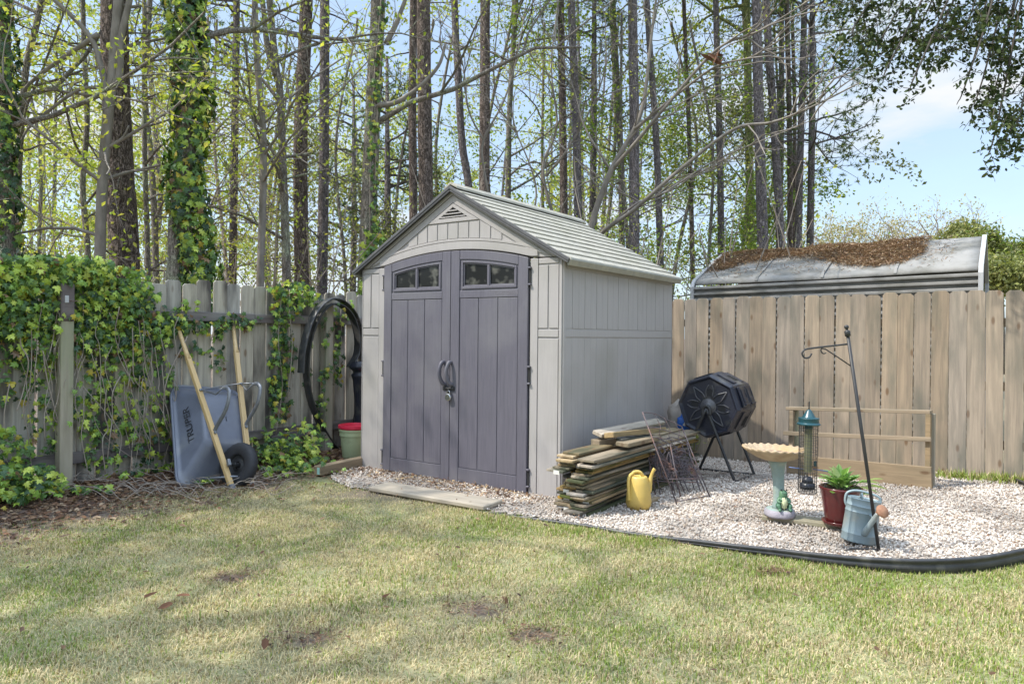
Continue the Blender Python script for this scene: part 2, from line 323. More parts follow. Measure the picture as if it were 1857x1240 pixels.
# ------------------------------------------------------------------ ground, gravel bed, lawn
EDGE_PX = [(868, 927, .004), (930, 937, .006), (1000, 947, .010), (1070, 957, .012), (1130, 968, .013), (1200, 980, .022), (1270, 990, .03), (1340, 1001, .038), (1410, 1011, .046), (1480, 1022, .055),
           (1550, 1031, .062), (1620, 1038, .070), (1690, 1041, .076), (1760, 1038, .078), (1810, 1031, .078), (1857, 1021, .078)]
EDGE = [(at(a, b, z=0), h) for a, b, h in EDGE_PX]
EDGE += [(Vector((3.30, 4.28, 0)), .078), (Vector((3.72, 4.62, 0)), .07), (Vector((4.08, 5.1, 0)), .07), (Vector((4.34, 5.7, 0)), .06), (Vector((4.5, 6.3, 0)), .05), (Vector((4.6, 6.66, 0)), .04)]
GRAV = [(p.x, p.y) for p, h in EDGE]+[(5.0, 6.45), (.5, 9.55), (-.2, 9.3), (-1.62, 7.05)]+[tuple(at(a, b, z=0))[:2] for a, b in ((598, 868), (620, 884), (672, 893), (780, 912))]
BARE = [(-.15, 3.35, .14), (.12, 3.05, .11), (-.85, 3.0, .11), (1.45, 3.9, .06), (-1.45, 3.75, .10), (-2.3, 5.35, .13)]
def dirtiness(x, y):
    """1 on the bare litter strip along the left fence and by the step, 0 on the lawn"""
    dl = (x-LO.x)*FR.x+(y-LO.y)*FR.y
    a = sstep(1.58-dl/1.0+(vnoise(x, y, 1.6, 3)-.5)*1.3)
    X = -1.25+.9*np.clip((6.6-y), -1, 1)
    st = np.exp(-(((x+.75)/1.0)**2+((y-5.75)/.38)**2))*1.1
    d = np.maximum(a*(y > -1), st*(vnoise(x, y, 3, 5)+.25))
    for u, v, r_ in BARE: d = np.maximum(d, sstep(2.6*np.exp(-(((x-u)/r_)**2+((y-v)/(r_*.8))**2))*vnoise(x, y, 11, 91)-.15))
    return np.clip(d, 0, 1)
def axis_coords(lo, hi, st, far):
    c = list(np.arange(lo, hi+1e-6, st)); a, s_ = hi, st
    while a < far: s_ *= 1.35; a += s_; c.append(a)
    a, s_ = lo, st
    while a > -far: s_ *= 1.35; a -= s_; c.insert(0, a)
    return np.array(c)
gx = axis_coords(-5, 6, .06, 400); gy = axis_coords(1.5, 10.5, .06, 400)
X, Y = np.meshgrid(gx, gy, indexing='ij'); n1 = vnoise(X, Y, 3, 11)
Z = gh(X, Y)+(n1-.5)*.012
woods = sstep((-(X-LO.x)*FR.x-(Y-LO.y)*FR.y)/.4+.5); beyond = sstep(((X-RO.x)*FS.x+(Y-RO.y)*FS.y)/.4+.5)
dd = np.maximum(np.maximum(dirtiness(X, Y), woods), beyond*.6)[..., None]
soil = np.array([.155, .11, .085])*(.7+.6*vnoise(X, Y, 7, 12)[..., None]); lawn = np.array([.27, .225, .13])*(.8+.4*n1[..., None])+np.array([-.06, .02, -.03])*vnoise(X, Y, .9, 21)[..., None]
mb = MB(); ni, nj = X.shape; i = np.arange(ni-1)[:, None]*nj; j = np.arange(nj-1)[None, :]
mb.add(np.stack([X, Y, Z], -1).reshape(-1, 3), np.stack([i+j, i+nj+j, i+nj+j+1, i+j+1], -1).reshape(-1, 4), (lawn*(1-dd)+soil*dd).reshape(-1, 3))
tag(mb.build('ground', M['ground'], smooth=True), kind='structure')

# gravel sheet and pebbles
gxx, gyy = np.meshgrid(np.arange(-2, 5.2, .06), np.arange(3.6, 9.8, .06), indexing='ij'); ok = inpoly(gxx, gyy, GRAV)
zz = gh(gxx, gyy)+.010; mb = MB(); nj = gxx.shape[1]; cells = [(a*nj+b, (a+1)*nj+b, (a+1)*nj+b+1, a*nj+b+1) for a in range(gxx.shape[0]-1) for b in range(nj-1) if ok[a, b] and ok[a+1, b] and ok[a, b+1] and ok[a+1, b+1]]
mb.add(np.stack([gxx, gyy, zz], -1).reshape(-1, 3), np.array(cells)); tag(mb.build('gravel_bed', M['gravel'], smooth=True), kind='structure')
def ico():
    t = (1+5**.5)/2; v = np.array([(-1, t, 0), (1, t, 0), (-1, -t, 0), (1, -t, 0), (0, -1, t), (0, 1, t), (0, -1, -t), (0, 1, -t), (t, 0, -1), (t, 0, 1), (-t, 0, -1), (-t, 0, 1)], float)
    f = np.array([(0, 11, 5), (0, 5, 1), (0, 1, 7), (0, 7, 10), (0, 10, 11), (1, 5, 9), (5, 11, 4), (11, 10, 2), (10, 7, 6), (7, 1, 8), (3, 9, 4), (3, 4, 2), (3, 2, 6), (3, 6, 8), (3, 8, 9), (4, 9, 5), (2, 4, 11), (6, 2, 10), (8, 6, 7), (9, 8, 1)])
    return v/np.linalg.norm(v[0]), f
def rotm(n, tilt=None):
    """n random rotation matrices: yaw anything, tilt limited"""
    a = rng.random(n)*2*pi; q = rng.normal(size=(n, 4))
    if tilt is None:
        q /= np.linalg.norm(q, axis=1)[:, None]
    else:
        ax = rng.normal(size=(n, 2)); ax /= np.linalg.norm(ax, axis=1)[:, None]; t = rng.normal(size=n)*tilt
        q1 = np.stack([np.cos(t/2), ax[:, 0]*np.sin(t/2), ax[:, 1]*np.sin(t/2), 0*t], 1); q2 = np.stack([np.cos(a/2), 0*a, 0*a, np.sin(a/2)], 1)
        w1, x1, y1, z1 = q1.T; w2, x2, y2, z2 = q2.T
        q = np.stack([w1*w2-x1*x2-y1*y2-z1*z2, w1*x2+x1*w2+y1*z2-z1*y2, w1*y2-x1*z2+y1*w2+z1*x2, w1*z2+x1*y2-y1*x2+z1*w2], 1)
    w_, x, y, z = q.T
    return np.stack([1-2*(y*y+z*z), 2*(x*y-z*w_), 2*(x*z+y*w_), 2*(x*y+z*w_), 1-2*(x*x+z*z), 2*(y*z-x*w_), 2*(x*z-y*w_), 2*(y*z+x*w_), 1-2*(x*x+y*y)], 1).reshape(-1, 3, 3)
def scatter(mb, tv, tf, pos, R, scl, col, jit=0):
    n, k = len(pos), len(tv); scl = np.asarray(scl, float)
    if scl.ndim == 1: scl = scl[:, None]
    L = tv[None]*scl[:, None, :] if scl.shape[1] == 3 else tv[None]*scl[:, :, None]
    if jit: L = L*(1+jit*(rng.random((n, k, 1))-.5))
    V = np.einsum('nij,nkj->nki', R, L)+pos[:, None, :]
    f = (tf[None]+(np.arange(n)*k)[:, None, None]).reshape(-1, tf.shape[1])
    c = np.repeat(col[:, None, :], k, 1).reshape(-1, 3) if col is not None else None
    mb.add(V.reshape(-1, 3), f, c)
iv, jf = ico()
# keep pebbles out from under the shed
n = 100000; x = rng.uniform(-2, 5.1, n); y = rng.uniform(3.6, 9.7, n); k = inpoly(x, y, GRAV)
SO = Vector((-1.4395, 6.8966)); SW, SD = 2.24, 2.2
su = (x-SO.x)*FR.x+(y-SO.y)*FR.y; sv = (x-SO.x)*FS.x+(y-SO.y)*FS.y
k &= ~((su > .05) & (su < SW-.05) & (sv > .05) & (sv < SD-.05)); k &= (vnoise(x, y, 5, 31)+rng.random(n)*.5 > .45) | (sv > -.3)
front = (su < 2.3) & (sv < 0); k &= ~front | (rng.random(n) < .55); k &= (y < 8.2) | (rng.random(n) < .4)
x, y = x[k], y[k]; n = len(x); r = rng.uniform(.0055, .0108, n)*(1+(rng.random(n) < .05)*.5)
col = np.array([.61, .545, .475])*(rng.uniform(.72, 1.12, n)[:, None]); t = rng.random(n)
col[t < .06] *= np.array([.80, .74, .66]); col[t > .95] *= np.array([.45, .43, .42]); col[(t > .91) & (t < .95)] *= np.array([.55, .46, .40])
lo = vnoise(x, y, 2.5, 8); col *= (.66+.48*sstep((lo-.3)/.3))[:, None]
mb = MB(); scatter(mb, iv, jf, np.stack([x, y, gh(x, y)+.012+rng.uniform(0, .012, n)], 1), rotm(n), np.stack([r*1.15, r*.85, r*.6], 1), np.clip(col, 0, .85), jit=.35)
tag(mb.build('white_pebbles', M['pebble'], smooth=True), 'white and cream pebbles spread over the gravel bed', 'gravel', kind='stuff')

# lawn blades: straw-coloured and green, curved, many lying down
def blades(n, region, h0, h1, name, label, mats, green=None, wd=.0018, lay=1.0):
    x, y = region(n); n = len(x)
    a = rng.random(n)*2*pi; h = rng.uniform(h0, h1, n)*(.6+.8*vnoise(x, y, 4, 61)); lean = np.clip(rng.normal(lay, .45, n), .05, 1.5)
    g = vnoise(x, y, .75, 21); g2 = vnoise(x, y, 3.2, 22, 2); gp = sstep((g*.7+g2*.5-.50)/.36)*.60+.10 if green is None else np.full(n, green)
    isg = rng.random(n) < gp; h = np.where(isg, h*.95, h); lean = np.where(isg, lean*.75, lean)
    d = np.stack([np.cos(a), np.sin(a)], 1); sd_ = np.stack([-np.sin(a), np.cos(a)], 1)*wd*rng.uniform(.7, 1.3, n)[:, None]
    z0 = gh(x, y)-.004; P = np.stack([x, y], 1); s1, c1 = np.sin(lean*.6), np.cos(lean*.6); s2, c2 = np.sin(lean*1.25), np.cos(np.minimum(lean*1.25, 1.5))
    m1 = P+d*(h*.5*s1)[:, None]; z1 = z0+h*.5*c1; m2 = m1+d*(h*.5*s2)[:, None]; z2 = z1+h*.5*c2
    cat = lambda p, z: np.concatenate([p, z[:, None]], 1)
    V = np.stack([cat(P-sd_, z0), cat(P+sd_, z0), cat(m1+sd_*.9, z1), cat(m1-sd_*.9, z1), cat(m2, z2)], 1)
    f = np.array([(0, 1, 2), (0, 2, 3), (3, 2, 4)])[None]+(np.arange(n)*5)[:, None, None]
    straw = np.array([.64, .535, .325])[None]*rng.uniform(.65, 1.15, n)[:, None]; gr = np.array([.20, .29, .075])[None]*rng.uniform(.7, 1.35, n)[:, None]+np.array([.10, .05, 0])[None]*rng.random(n)[:, None]
    c = np.where(isg[:, None], gr, straw); br = rng.random(n) < .06; c[br] = np.array([.24, .16, .10])
    m_ = MB(); m_.add(V.reshape(-1, 3), f.reshape(-1, 3), np.repeat(c, 5, 0)); return tag(m_.build(name, M['grass']), label, 'grass', kind='stuff')
EP = [(p.x, p.y) for p, h in EDGE]
LAWN = [(-4.6, 1.7), (6.0, 1.7), (6.4, 6.0), (4.7, 6.5)]+EP[::-1][1:]+[(-.35, 5.45), (-1.1, 6.0), (-2.1, 6.3), (-2.4, 6.5), (-4.6, 4.3)]
def lawn_region(n):
    x = rng.uniform(-4.5, 6, n); y = rng.uniform(1.8, 6.5, n)**1.0
    k = inpoly(x, y, LAWN) & (np.abs(x) < y*.95+.6); dz = dirtiness(x, y); k &= rng.random(n) > dz*1.08
    k &= rng.random(n) < np.clip(1.25-(y-2.5)*.10, .5, 1)
    k &= vnoise(x, y, 7, 41, 2)+rng.random(n)*.6 > .40
    return x[k], y[k]
blades(720000, lawn_region, .015, .040, 'lawn_grass', 'short half dormant lawn of straw and green blades', 'grass')
def tuft_region(n):
    P = []
    for a, b, s_ in ((1500, 1010, .3), (1560, 1100, .30), (1800, 1160, .35), (1130, 1080, .30), (1260, 1190, .3), (1390, 1040, .25), (1750, 1110, .3), (900, 950, .15), (1150, 985, .12), (640, 1080, .3), (820, 1040, .3), (1050, 965, .12), (1640, 1060, .3), (1480, 1060, .3)):
        p = at(a, b); P.append(rng.normal(size=(n//14, 2))*s_*np.array([1, .7])+np.array([p.x, p.y]))
    P = np.concatenate(P); k = inpoly(P[:, 0], P[:, 1], LAWN); return P[k, 0], P[k, 1]
blades(8000, tuft_region, .024, .052, 'green_grass_tufts', 'greener grass tufts in patches over the straw lawn', 'grass', green=.93, wd=.0025, lay=.5)
def ivy_edge(n):
    s_ = rng.uniform(0, 1, n); p0, p1 = at(1692, 866), at(1857, 885)
    x = p0.x+(p1.x+.9-p0.x)*s_+rng.normal(size=n)*.05; y = p0.y+(p1.y-.35-p0.y)*s_+rng.normal(size=n)*.07; return x, y
blades(2600, ivy_edge, .05, .13, 'fence_weeds', 'green weeds growing along the foot of the tan fence', 'weeds', green=.8, wd=.004, lay=.7)

# dead leaves, needles, twigs
LEAFV = np.array([(0, -.5, 0), (.25, -.12, .06), (.2, .28, .05), (0, .55, .0), (-.2, .28, .05), (-.25, -.12, .06), (0, 0, -.03)], float)
LEAFF = np.array([(6, 0, 1), (6, 1, 2), (6, 2, 3), (6, 3, 4), (6, 4, 5), (6, 5, 0)])
def litter(n, reg, s0, s1, name, label, browns, lift=.012, tilt=.35):
    x, y = reg(n); n = len(x); s_ = rng.uniform(s0, s1, n); b = np.array(browns); c = b[rng.integers(0, len(b), n)]*rng.uniform(.6, 1.3, n)[:, None]
    m_ = MB(); scatter(m_, LEAFV, LEAFF, np.stack([x, y, gh(x, y)+lift*rng.uniform(.6, 2, n)], 1), rotm(n, tilt), s_, c, jit=.5)
    return tag(m_.build(name, M['litter']), label, 'leaves', kind='stuff')
BR = [(.22, .12, .07), (.16, .09, .055), (.30, .19, .115), (.13, .08, .06), (.36, .26, .17)]
def strip(n):
    t = rng.uniform(-1.9, 2.6, n); o = np.abs(rng.normal(size=n))*.55-.1; x = LO.x+FS.x*t+FR.x*o; y = LO.y+FS.y*t+FR.y*o; return x, y
litter(13000, strip, .018, .055, 'dead_leaf_strip', 'brown dead leaves along the foot of the ivy fence', BR)
def lawnl(n):
    x = rng.uniform(-3.5, 4, n); y = rng.uniform(2.5, 6, n); k = inpoly(x, y, LAWN); return x[k], y[k]
litter(260, lawnl, .014, .042, 'scattered_dead_leaves', 'scattered dry brown leaves lying on the lawn', [(.17, .10, .06), (.12, .075, .05), (.24, .16, .10)], lift=.03, tilt=.5)
def barel(n):
    b_ = np.array(BARE)[rng.integers(0, len(BARE), n)]; return b_[:, 0]+rng.normal(size=n)*b_[:, 2]*.8, b_[:, 1]+rng.normal(size=n)*b_[:, 2]*.6
litter(420, barel, .010, .030, 'bare_patch_litter', 'leaf crumbs and bark bits on the bare lawn patches', [(.17, .10, .06), (.12, .075, .05), (.24, .16, .10), (.09, .06, .045)], lift=.012)
def gravl(n):
    x = rng.uniform(-1.6, 4.8, n); y = rng.uniform(4, 8.6, n); k = inpoly(x, y, GRAV) & (vnoise(x, y, 2.2, 55)*.8+rng.random(n)*.5 > .62); return x[k], y[k]
litter(7500, gravl, .008, .026, 'gravel_debris', 'small brown leaf bits and needles on the pebbles', BR, lift=.027)
def frontl(n):
    u = rng.uniform(-.1, 2.2, n); o = np.abs(rng.normal(size=n))*.22+.03; return SO.x+FR.x*u-FS.x*o, SO.y+FR.y*u-FS.y*o
litter(1300, frontl, .014, .04, 'doorstep_leaves', 'dead leaves and bark gathered before the shed door', BR+[(.5, .36, .2)], lift=.016)
litter(5, lambda n: tuple(np.array([tuple(at(a, b))[:2] for a, b in ((275, 1100), (330, 1096), (480, 1190), (300, 1108), (700, 1090))]).T), .05, .085, 'curled_bark_pieces', 'curled reddish bark pieces on the lawn', [(.17, .085, .05)], lift=.03, tilt=.2)
def needles(name, label, n, reg, L=.07, cols=BR, lift=.02, r=.0011):
    x, y = reg(n); n = len(x); a = rng.random(n)*pi; l_ = rng.uniform(.4, 1, n)*L; z = gh(x, y)+lift*rng.uniform(.5, 1.4, n)
    d = np.stack([np.cos(a)*l_, np.sin(a)*l_, rng.normal(size=n)*.006], 1)/2; s_ = np.stack([-np.sin(a), np.cos(a), 0*a], 1)*r; p = np.stack([x, y, z], 1)
    V = np.stack([p-d-s_, p-d+s_, p+d+s_, p+d-s_], 1).reshape(-1, 3); b = np.array(cols); c = b[rng.integers(0, len(b), n)]
    m_ = MB(); m_.add(V, (np.arange(n)*4)[:, None]+np.arange(4)[None], np.repeat(c, 4, 0)); return tag(m_.build(name, M['litter']), label, 'pine needles', kind='stuff')
needles('pine_needles', 'dry pine needles strewn on gravel and dirt', 6500, gravl, .07, lift=.03)
needles('bare_patch_twigs', 'fine dead stems lying on the bare lawn patches', 700, barel, .06)
needles('strip_needles', 'needles and fine twigs on the dirt by the ivy', 6000, strip, .10)

# black plastic edging with a rolled lip
pts = spline([p for p, h in EDGE], 5); hs = np.interp(np.linspace(0, 1, len(pts)), np.linspace(0, 1, len(EDGE)), [h for p, h in EDGE])
mb = MB(); prof = lambda h: [(.0, -.03), (-.004, h*.25), (-.014, h*.42), (-.004, h*.62), (-.003, h-.014), (-.011, h-.008), (-.011, h+.004), (-.002, h+.010), (.010, h+.008), (.013, h), (.006, h-.006), (.006, -.03)]
T = [((pts[min(i+1, len(pts)-1)]-pts[max(i-1, 0)]).normalized()) for i in range(len(pts))]
V = []
for p, t, h in zip(pts, T, hs):
    nrm = Vector((-t.y, t.x, 0))
    for a, z in prof(h): V.append(p+nrm*a*(1 if True else 1)+Vector((0, 0, z+float(gh(p.x, p.y)))))
k = 12; i = np.arange(len(pts)-1)[:, None]*k; j = np.arange(k)[None, :]; j2 = (j+1) % k
mb.add(np.array([tuple(v) for v in V]), np.stack([i+j, i+j2, i+k+j2, i+k+j], -1).reshape(-1, 4))
tag(mb.build('garden_edging', M['edging'], smooth=True), 'long curved black plastic edging between lawn and white gravel', 'edging')

# ------------------------------------------------------------------ fences
def picket_mesh(w_, h, th, ear, warp=0):
    mb = MB(); e = ear; xs = w_/2
    pr = [(-xs, 0), (xs, 0), (xs, h-e), (xs-e, h), (-xs+e, h), (-xs, h-e)]
    prism(mb, pr, 0, th, lambda u, v, d: (u, d+warp*math.sin(v*1.7), v)); return mb
def fence(name, label, O, D, t0, t1, top, mat_p, mat_r, w_, gap, ear, rails, rail_side, posts, base=0., jit=.012, topfn=None):
    """pickets along D; local y of each points to the yard"""
    T = thing(name, label, 'fence', (O.x, O.y, 0)); N = Vector((D.y, -D.x)); N = N if N.dot(-O) > 0 else -N
    t = t0; a = math.atan2(-N.x, N.y)
    while t < t1:
        ww = w_*rng.uniform(.95, 1.04); p = O+D*t; z0 = float(gh(p.x, p.y))-.01+base
        h = (topfn(t) if topfn else top)-z0+rng.normal()*jit
        m_ = picket_mesh(ww, h, .017, ear, rng.normal()*.003); r = D*t+N*rng.uniform(-.003, .003)
        o = m_.build('picket', mat_p, T, bevel=.002, M=Matrix.Translation((r.x, r.y, z0)) @ Matrix.Rotation(a, 4, 'Z') @ Matrix.Rotation(rng.normal()*.004, 4, 'Y'))
        t += ww+gap*rng.uniform(.4, 1.8)
    s = 1 if rail_side > 0 else -1
    for z, hgt, a0, b0 in rails:
        off = .040 if s > 0 else -.022
        p0 = D*a0+N*off; p1 = D*b0+N*off
        board('rail', (p0.x, p0.y, z), (p1.x, p1.y, z), .038, hgt, mat_r, T, bevel=.004)
    return T, N
LT = lambda t: 1.742+.02*math.sin(t*3.1)+.012*math.sin(t*7)
LF, LN = fence('picket_fence', 'weathered grey picket fence on the left under ivy', LO, FS, -2.6, 4.45, 1.74, M['fence_old'], M['fence_dark'], .142, .006, .022, [(1.43, .085, -2.6, .72), (1.425, .085, .725, 4.3), (.27, .09, -2.6, 4.3)], 1, [], topfn=LT, jit=.014)
def fpost(px, pyb, pyt, w_, off, cat_='post', mat_=None, name='fence_post'):
    p = on_line(px, 700, LO, FS, off); r = p-Vector((LO.x, LO.y, 0)); zt = CH+ray(px, pyt)[1]*p.y; z0 = float(gh(p.x, p.y))-.03
    mb = MB(); box(mb, -w_/2, -w_/2, 0, w_/2, w_/2, zt-z0)
    o = mb.build(name, mat_ or M['post_old'], LF, bevel=.008, seg=2, M=Matrix.Translation((r.x, r.y, z0)) @ Matrix.Rotation(math.atan2(FS.y, FS.x), 4, 'Z'))
    return o, p, zt
post1, pp, zt = fpost(117, 885, 515, .095, .11)
cap = MB(); box(cap, -.0495, -.0495, 0, .0495, .0495, .30); capo = cap.build('weathered_post_top', M['fence_dark'], post1, bevel=.008, M=Matrix.Translation((0, 0, zt-float(gh(pp.x, pp.y))+.03-.298)))
post2, p2, _ = fpost(592, 845, 553, .10, .10)
# small steel catch plate with a screw on the left post
m_ = MB(); box(m_, -.014, -.056, -.028, .014, -.051, .028); pl_ = m_.build('catch_plate', M['white'], post1, bevel=.002, M=Matrix.Rotation(-.2, 4, 'Z') @ Matrix.Translation((.0, .0, zt-float(gh(pp.x, pp.y))-.09)))
m_ = MB(); tube(m_, [(.0, -.05, 0), (.006, -.075, -.002), (.07, -.078, -.004)], .004, 6); m_.build('hook', M['rust'], post1, M=Matrix.Translation((.01, 0, zt-float(gh(pp.x, pp.y))-.10)))
tag(post1, 'stout post standing in front of the ivy')
RF, RN = fence('picket_fence', 'tan dog eared picket fence behind the gravel bed', RO, -FR, -2.6, 6.1, 1.755, M['fence_new'], M['tan_wood'], .143, .0052, .028, [(1.45, .085, -2.6, 6.1), (.85, .085, -2.6, 6.1), (.3, .085, -2.6, 6.1)], -1, [], topfn=lambda t: 1.755-.006*t, jit=.005)
for t in (-2.1, .35, 2.8, 5.25):
    p = -FR*t-RN*.09; m_ = MB(); box(m_, -.045, -.045, 0, .045, .045, 1.68); m_.build('fence_post', M['tan_wood'], RF, bevel=.004, M=Matrix.Translation((p.x, p.y, -.05)) @ Matrix.Rotation(math.atan2(-FR.y, -FR.x), 4, 'Z'))

# ------------------------------------------------------------------ shed
SH = thing('garden_shed', 'beige resin garden shed with dark double doors and shingled gable roof', 'shed', (SO.x, SO.y, 0), -.6103)
front = lambda u, z, d: (u, -d, z); rside = lambda v, z, d: (SW+d, v, z); lside = lambda v, z, d: (-d, v, z); back = lambda u, z, d: (u, SD+d, z)
ZE, ZA = 1.905, 2.545; ang = math.atan2(ZA-ZE, SW/2)
def arch(u, z0=1.917, rise=.101, half=.815):      # circular arc of the door head
    R = (half*half+rise*rise)/(2*rise); x = u-SW/2; return z0+rise-R+math.sqrt(max(R*R-x*x, 0))
def shed_part(mb, name, m_=None, parent=None, bevel=.003, seg=1): return mb.build(name, m_ or M['sheath'], parent or SH, bevel=bevel, seg=seg)
mb = MB()   # walls: front left, front right, head over the doors, sides, back
DL, DR = .3076, 1.9324
prism(mb, [(0, -.03), (DL-.004, -.03), (DL-.004, 1.905), (0, 1.905)], -.04, 0, front)
prism(mb, [(DR+.004, -.03), (SW, -.03), (SW, 1.905), (DR+.004, 1.905)], -.04, 0, front)
us = np.linspace(DL-.004, DR+.004, 25)
prism(mb, [(0, 1.905)]+[(u, arch(u)+.006) for u in us]+[(SW, 1.905), (SW/2, ZA)], -.04, 0, front)
fw = shed_part(mb, 'front_wall', bevel=.002)
mb = MB(); prism(mb, [(0.04, -.03), (SD, -.03), (SD, ZE-.02), (0.04, ZE-.02)], -.04, 0, rside); sw_ = shed_part(mb, 'side_wall', bevel=0)
mb = MB(); prism(mb, [(0.04, -.03), (SD, -.03), (SD, ZE-.02), (0.04, ZE-.02)], -.04, 0, lside); lw_ = shed_part(mb, 'side_wall', bevel=0)
mb = MB(); prism(mb, [(0.04, -.03), (SW-.04, -.03), (SW-.04, ZE-.03), (SW/2, ZA-.03), (0.04, ZE-.03)], -.04, -.001, back); shed_part(mb, 'back_wall', bevel=0)
# raised front panels with grooves left between them
mb = MB(); r8 = .008
def rect(mb, u0, z0, u1, z1, fn, d0=0, d1=r8): prism(mb, [(u0, z0), (u1, z0), (u1, z1), (u0, z1)], d0, d1, fn)
for a, b in ((.010, .222), (2.018, 2.205)):
    mb = MB()
    rect(mb, a, .0, b, 1.262, front); rect(mb, a, 1.274, b, 1.334, front); m = (a+b)/2
    rect(mb, a, 1.345, m-.006, 1.848, front); rect(mb, m+.006, 1.345, b, 1.848, front); rect(mb, a, 1.860, b, 1.902, front)
    shed_part(mb, 'front_panel', parent=fw, bevel=.003, seg=2)
mb = MB()
for nm_, a_ in (('door_trim', (.2265, .0, DL-.008, 1.905, front, 0, .012)), ('door_trim', (DR+.008, .0, 2.0135, 1.905, front, 0, .012)), ('corner_trim', (2.2125, -.02, 2.238, 1.93, front, 0, .011)), ('corner_trim', (-.002, -.02, .006, 1.90, front, 0, .010))):
    mb = MB(); rect(mb, *a_); shed_part(mb, nm_, parent=fw, bevel=.003, seg=2)
# gable: arched head band, rake bands, grooved field, vent
mb = MB(); e = .010
A = lambda u, o: arch(u, 1.917+o, .101)
us = np.linspace(.232, 2.008, 33)
lo = [(u, A(min(max(u, DL-.004), DR+.004), .010)) for u in us]; 
hi = [(u, min(A(min(max(u, .30), 1.94), .077), 9)) for u in us]
hi = [(u, max(1.927, 1.969+(.125)*(1-((u-SW/2)/.888)**2))) for u in us]
prism(mb, lo+hi[::-1], 0, .014, front)
hi2 = [(u, z+.0055) for u, z in hi]; hi3 = [(u, z+.026) for u, z in hi]
prism(mb, hi2+hi3[::-1], 0, .012, front)
def rake(o0, o1, d1, u0=.02):
    """band parallel to the rake between offsets o0 < o1 measured down from the apex"""
    s_ = math.tan(ang); out = []
    f = lambda u, o: ZA-o-abs(u-SW/2)*s_
    prism(mb, [(u0, max(f(u0, o1), 1.91)), (u0, f(u0, o0)), (SW/2, f(SW/2, o0)), (SW/2, f(SW/2, o1)), ], 0, d1, front)
    prism(mb, [(SW-u0, max(f(SW-u0, o1), 1.91)), (SW-u0, f(SW-u0, o0)), (SW/2, f(SW/2, o0)), (SW/2, f(SW/2, o1)), ], 0, d1, front)
s_ = math.tan(ang); fz = lambda u, o: ZA-o-abs(u-SW/2)*s_
for sgn in (-1, 1):
    q = lambda u: SW/2+sgn*u
    prism(mb, [(q(0), fz(q(0), .036)), (q(0), fz(q(0), .002)), (q(1.10), fz(q(1.10), .002)), (q(1.04), fz(q(1.04), .036))], 0, .016, front)
    uo = (ZA-.042-1.912)/s_; ui = (ZA-.106-2.0)/s_
    prism(mb, [(q(0), fz(q(0), .106)), (q(0), fz(q(0), .042)), (q(uo), 1.912), (q(.93), 1.945), (q(ui-.02), 2.008+.0)], 0, .010, front)
gb = shed_part(mb, 'gable_trim', parent=fw, bevel=.002, seg=2)
mb = MB()
zt_ = lambda u: fz(u, .112); zb_ = lambda u: 1.969+.125*(1-((u-SW/2)/.888)**2)+.030
for k in range(-6, 7):
    u0, u1 = SW/2+k*.118-.054, SW/2+k*.118+.054
    P = [(u0, zb_(u0)), (u1, zb_(u1)), (u1, min(zt_(u1), 2.258)), (u0, min(zt_(u0), 2.258))]
    if zt_(u0) < zb_(u0)+.01 or zt_(u1) < zb_(u1)+.01: continue
    if u0 < SW/2 < u1: P.insert(3, (SW/2, min(zt_(SW/2), 2.258)))
    prism(mb, P, 0, .007, front)
shed_part(mb, 'gable_panel', parent=fw, bevel=.002)
mb = MB(); vz = 2.27
for a in ([(SW/2-.285, vz), (SW/2+.285, vz), (SW/2+.165, vz+.034), (SW/2-.165, vz+.034)], [(SW/2-.285, vz), (SW/2-.165, vz+.034), (SW/2, 2.400), (SW/2, 2.432)], [(SW/2+.285, vz), (SW/2+.165, vz+.034), (SW/2, 2.400), (SW/2, 2.432)]): prism(mb, a, 0, .013, front)
for k in range(3):
    z = vz+.043+k*.027; hw = (2.400-z)/(.096)*.165-.01
    if hw > .01: box(mb, SW/2-hw, -.016, z-.002, SW/2+hw, 0, z+.008)
vt = shed_part(mb, 'vent', parent=fw, bevel=.0015)
mb = MB(); prism(mb, [(SW/2-.163, vz+.036), (SW/2+.163, vz+.036), (SW/2, 2.398)], 0.0005, .003, front); mb.build('vent_opening', M['dark'], vt)
# side panels
mb = MB()
for fn, mir in ((rside, 0), (lside, 1)):
    mbs = MB(); v0, v1 = .045, SD-.02; nn = 21; st = (v1-v0)/nn
    rect(mbs, .0, -.02, .036, ZE-.02, fn, 0, .010)
    rect(mbs, v0, 1.276, v1, 1.334, fn, 0, .0055); rect(mbs, v0, 1.820, v1, ZE-.02, fn, 0, .013)
    for k in range(nn):
        d = .0040 if k % 2 else .0028
        rect(mbs, v0+k*st+.0018, 1.345, v0+(k+1)*st-.0018, 1.815, fn, 0, d)
        rect(mbs, v0+k*st+.0008, .0, v0+(k+1)*st-.0008, 1.266, fn, 0, d*.7)
    shed_part(mbs, 'side_panel', parent=sw_ if not mir else lw_, bevel=.0025)
# sill
mb = MB(); box(mb, DL-.02, -.045, -.03, DR+.02, 0, .008); shed_part(mb, 'door_sill', m_=mat('grey_sill', (.30, .31, .32), .5), bevel=.006)
mb = MB(); box(mb, -.01, -.012, -.05, SW+.012, SD+.01, -.004); shed_part(mb, 'base', M['trim'], bevel=.004)
mb = MB(); box(mb, .05, .3, -.03, SW-.05, SD-.05, .0); mb.build('floor_panel', M['dark'], SH)
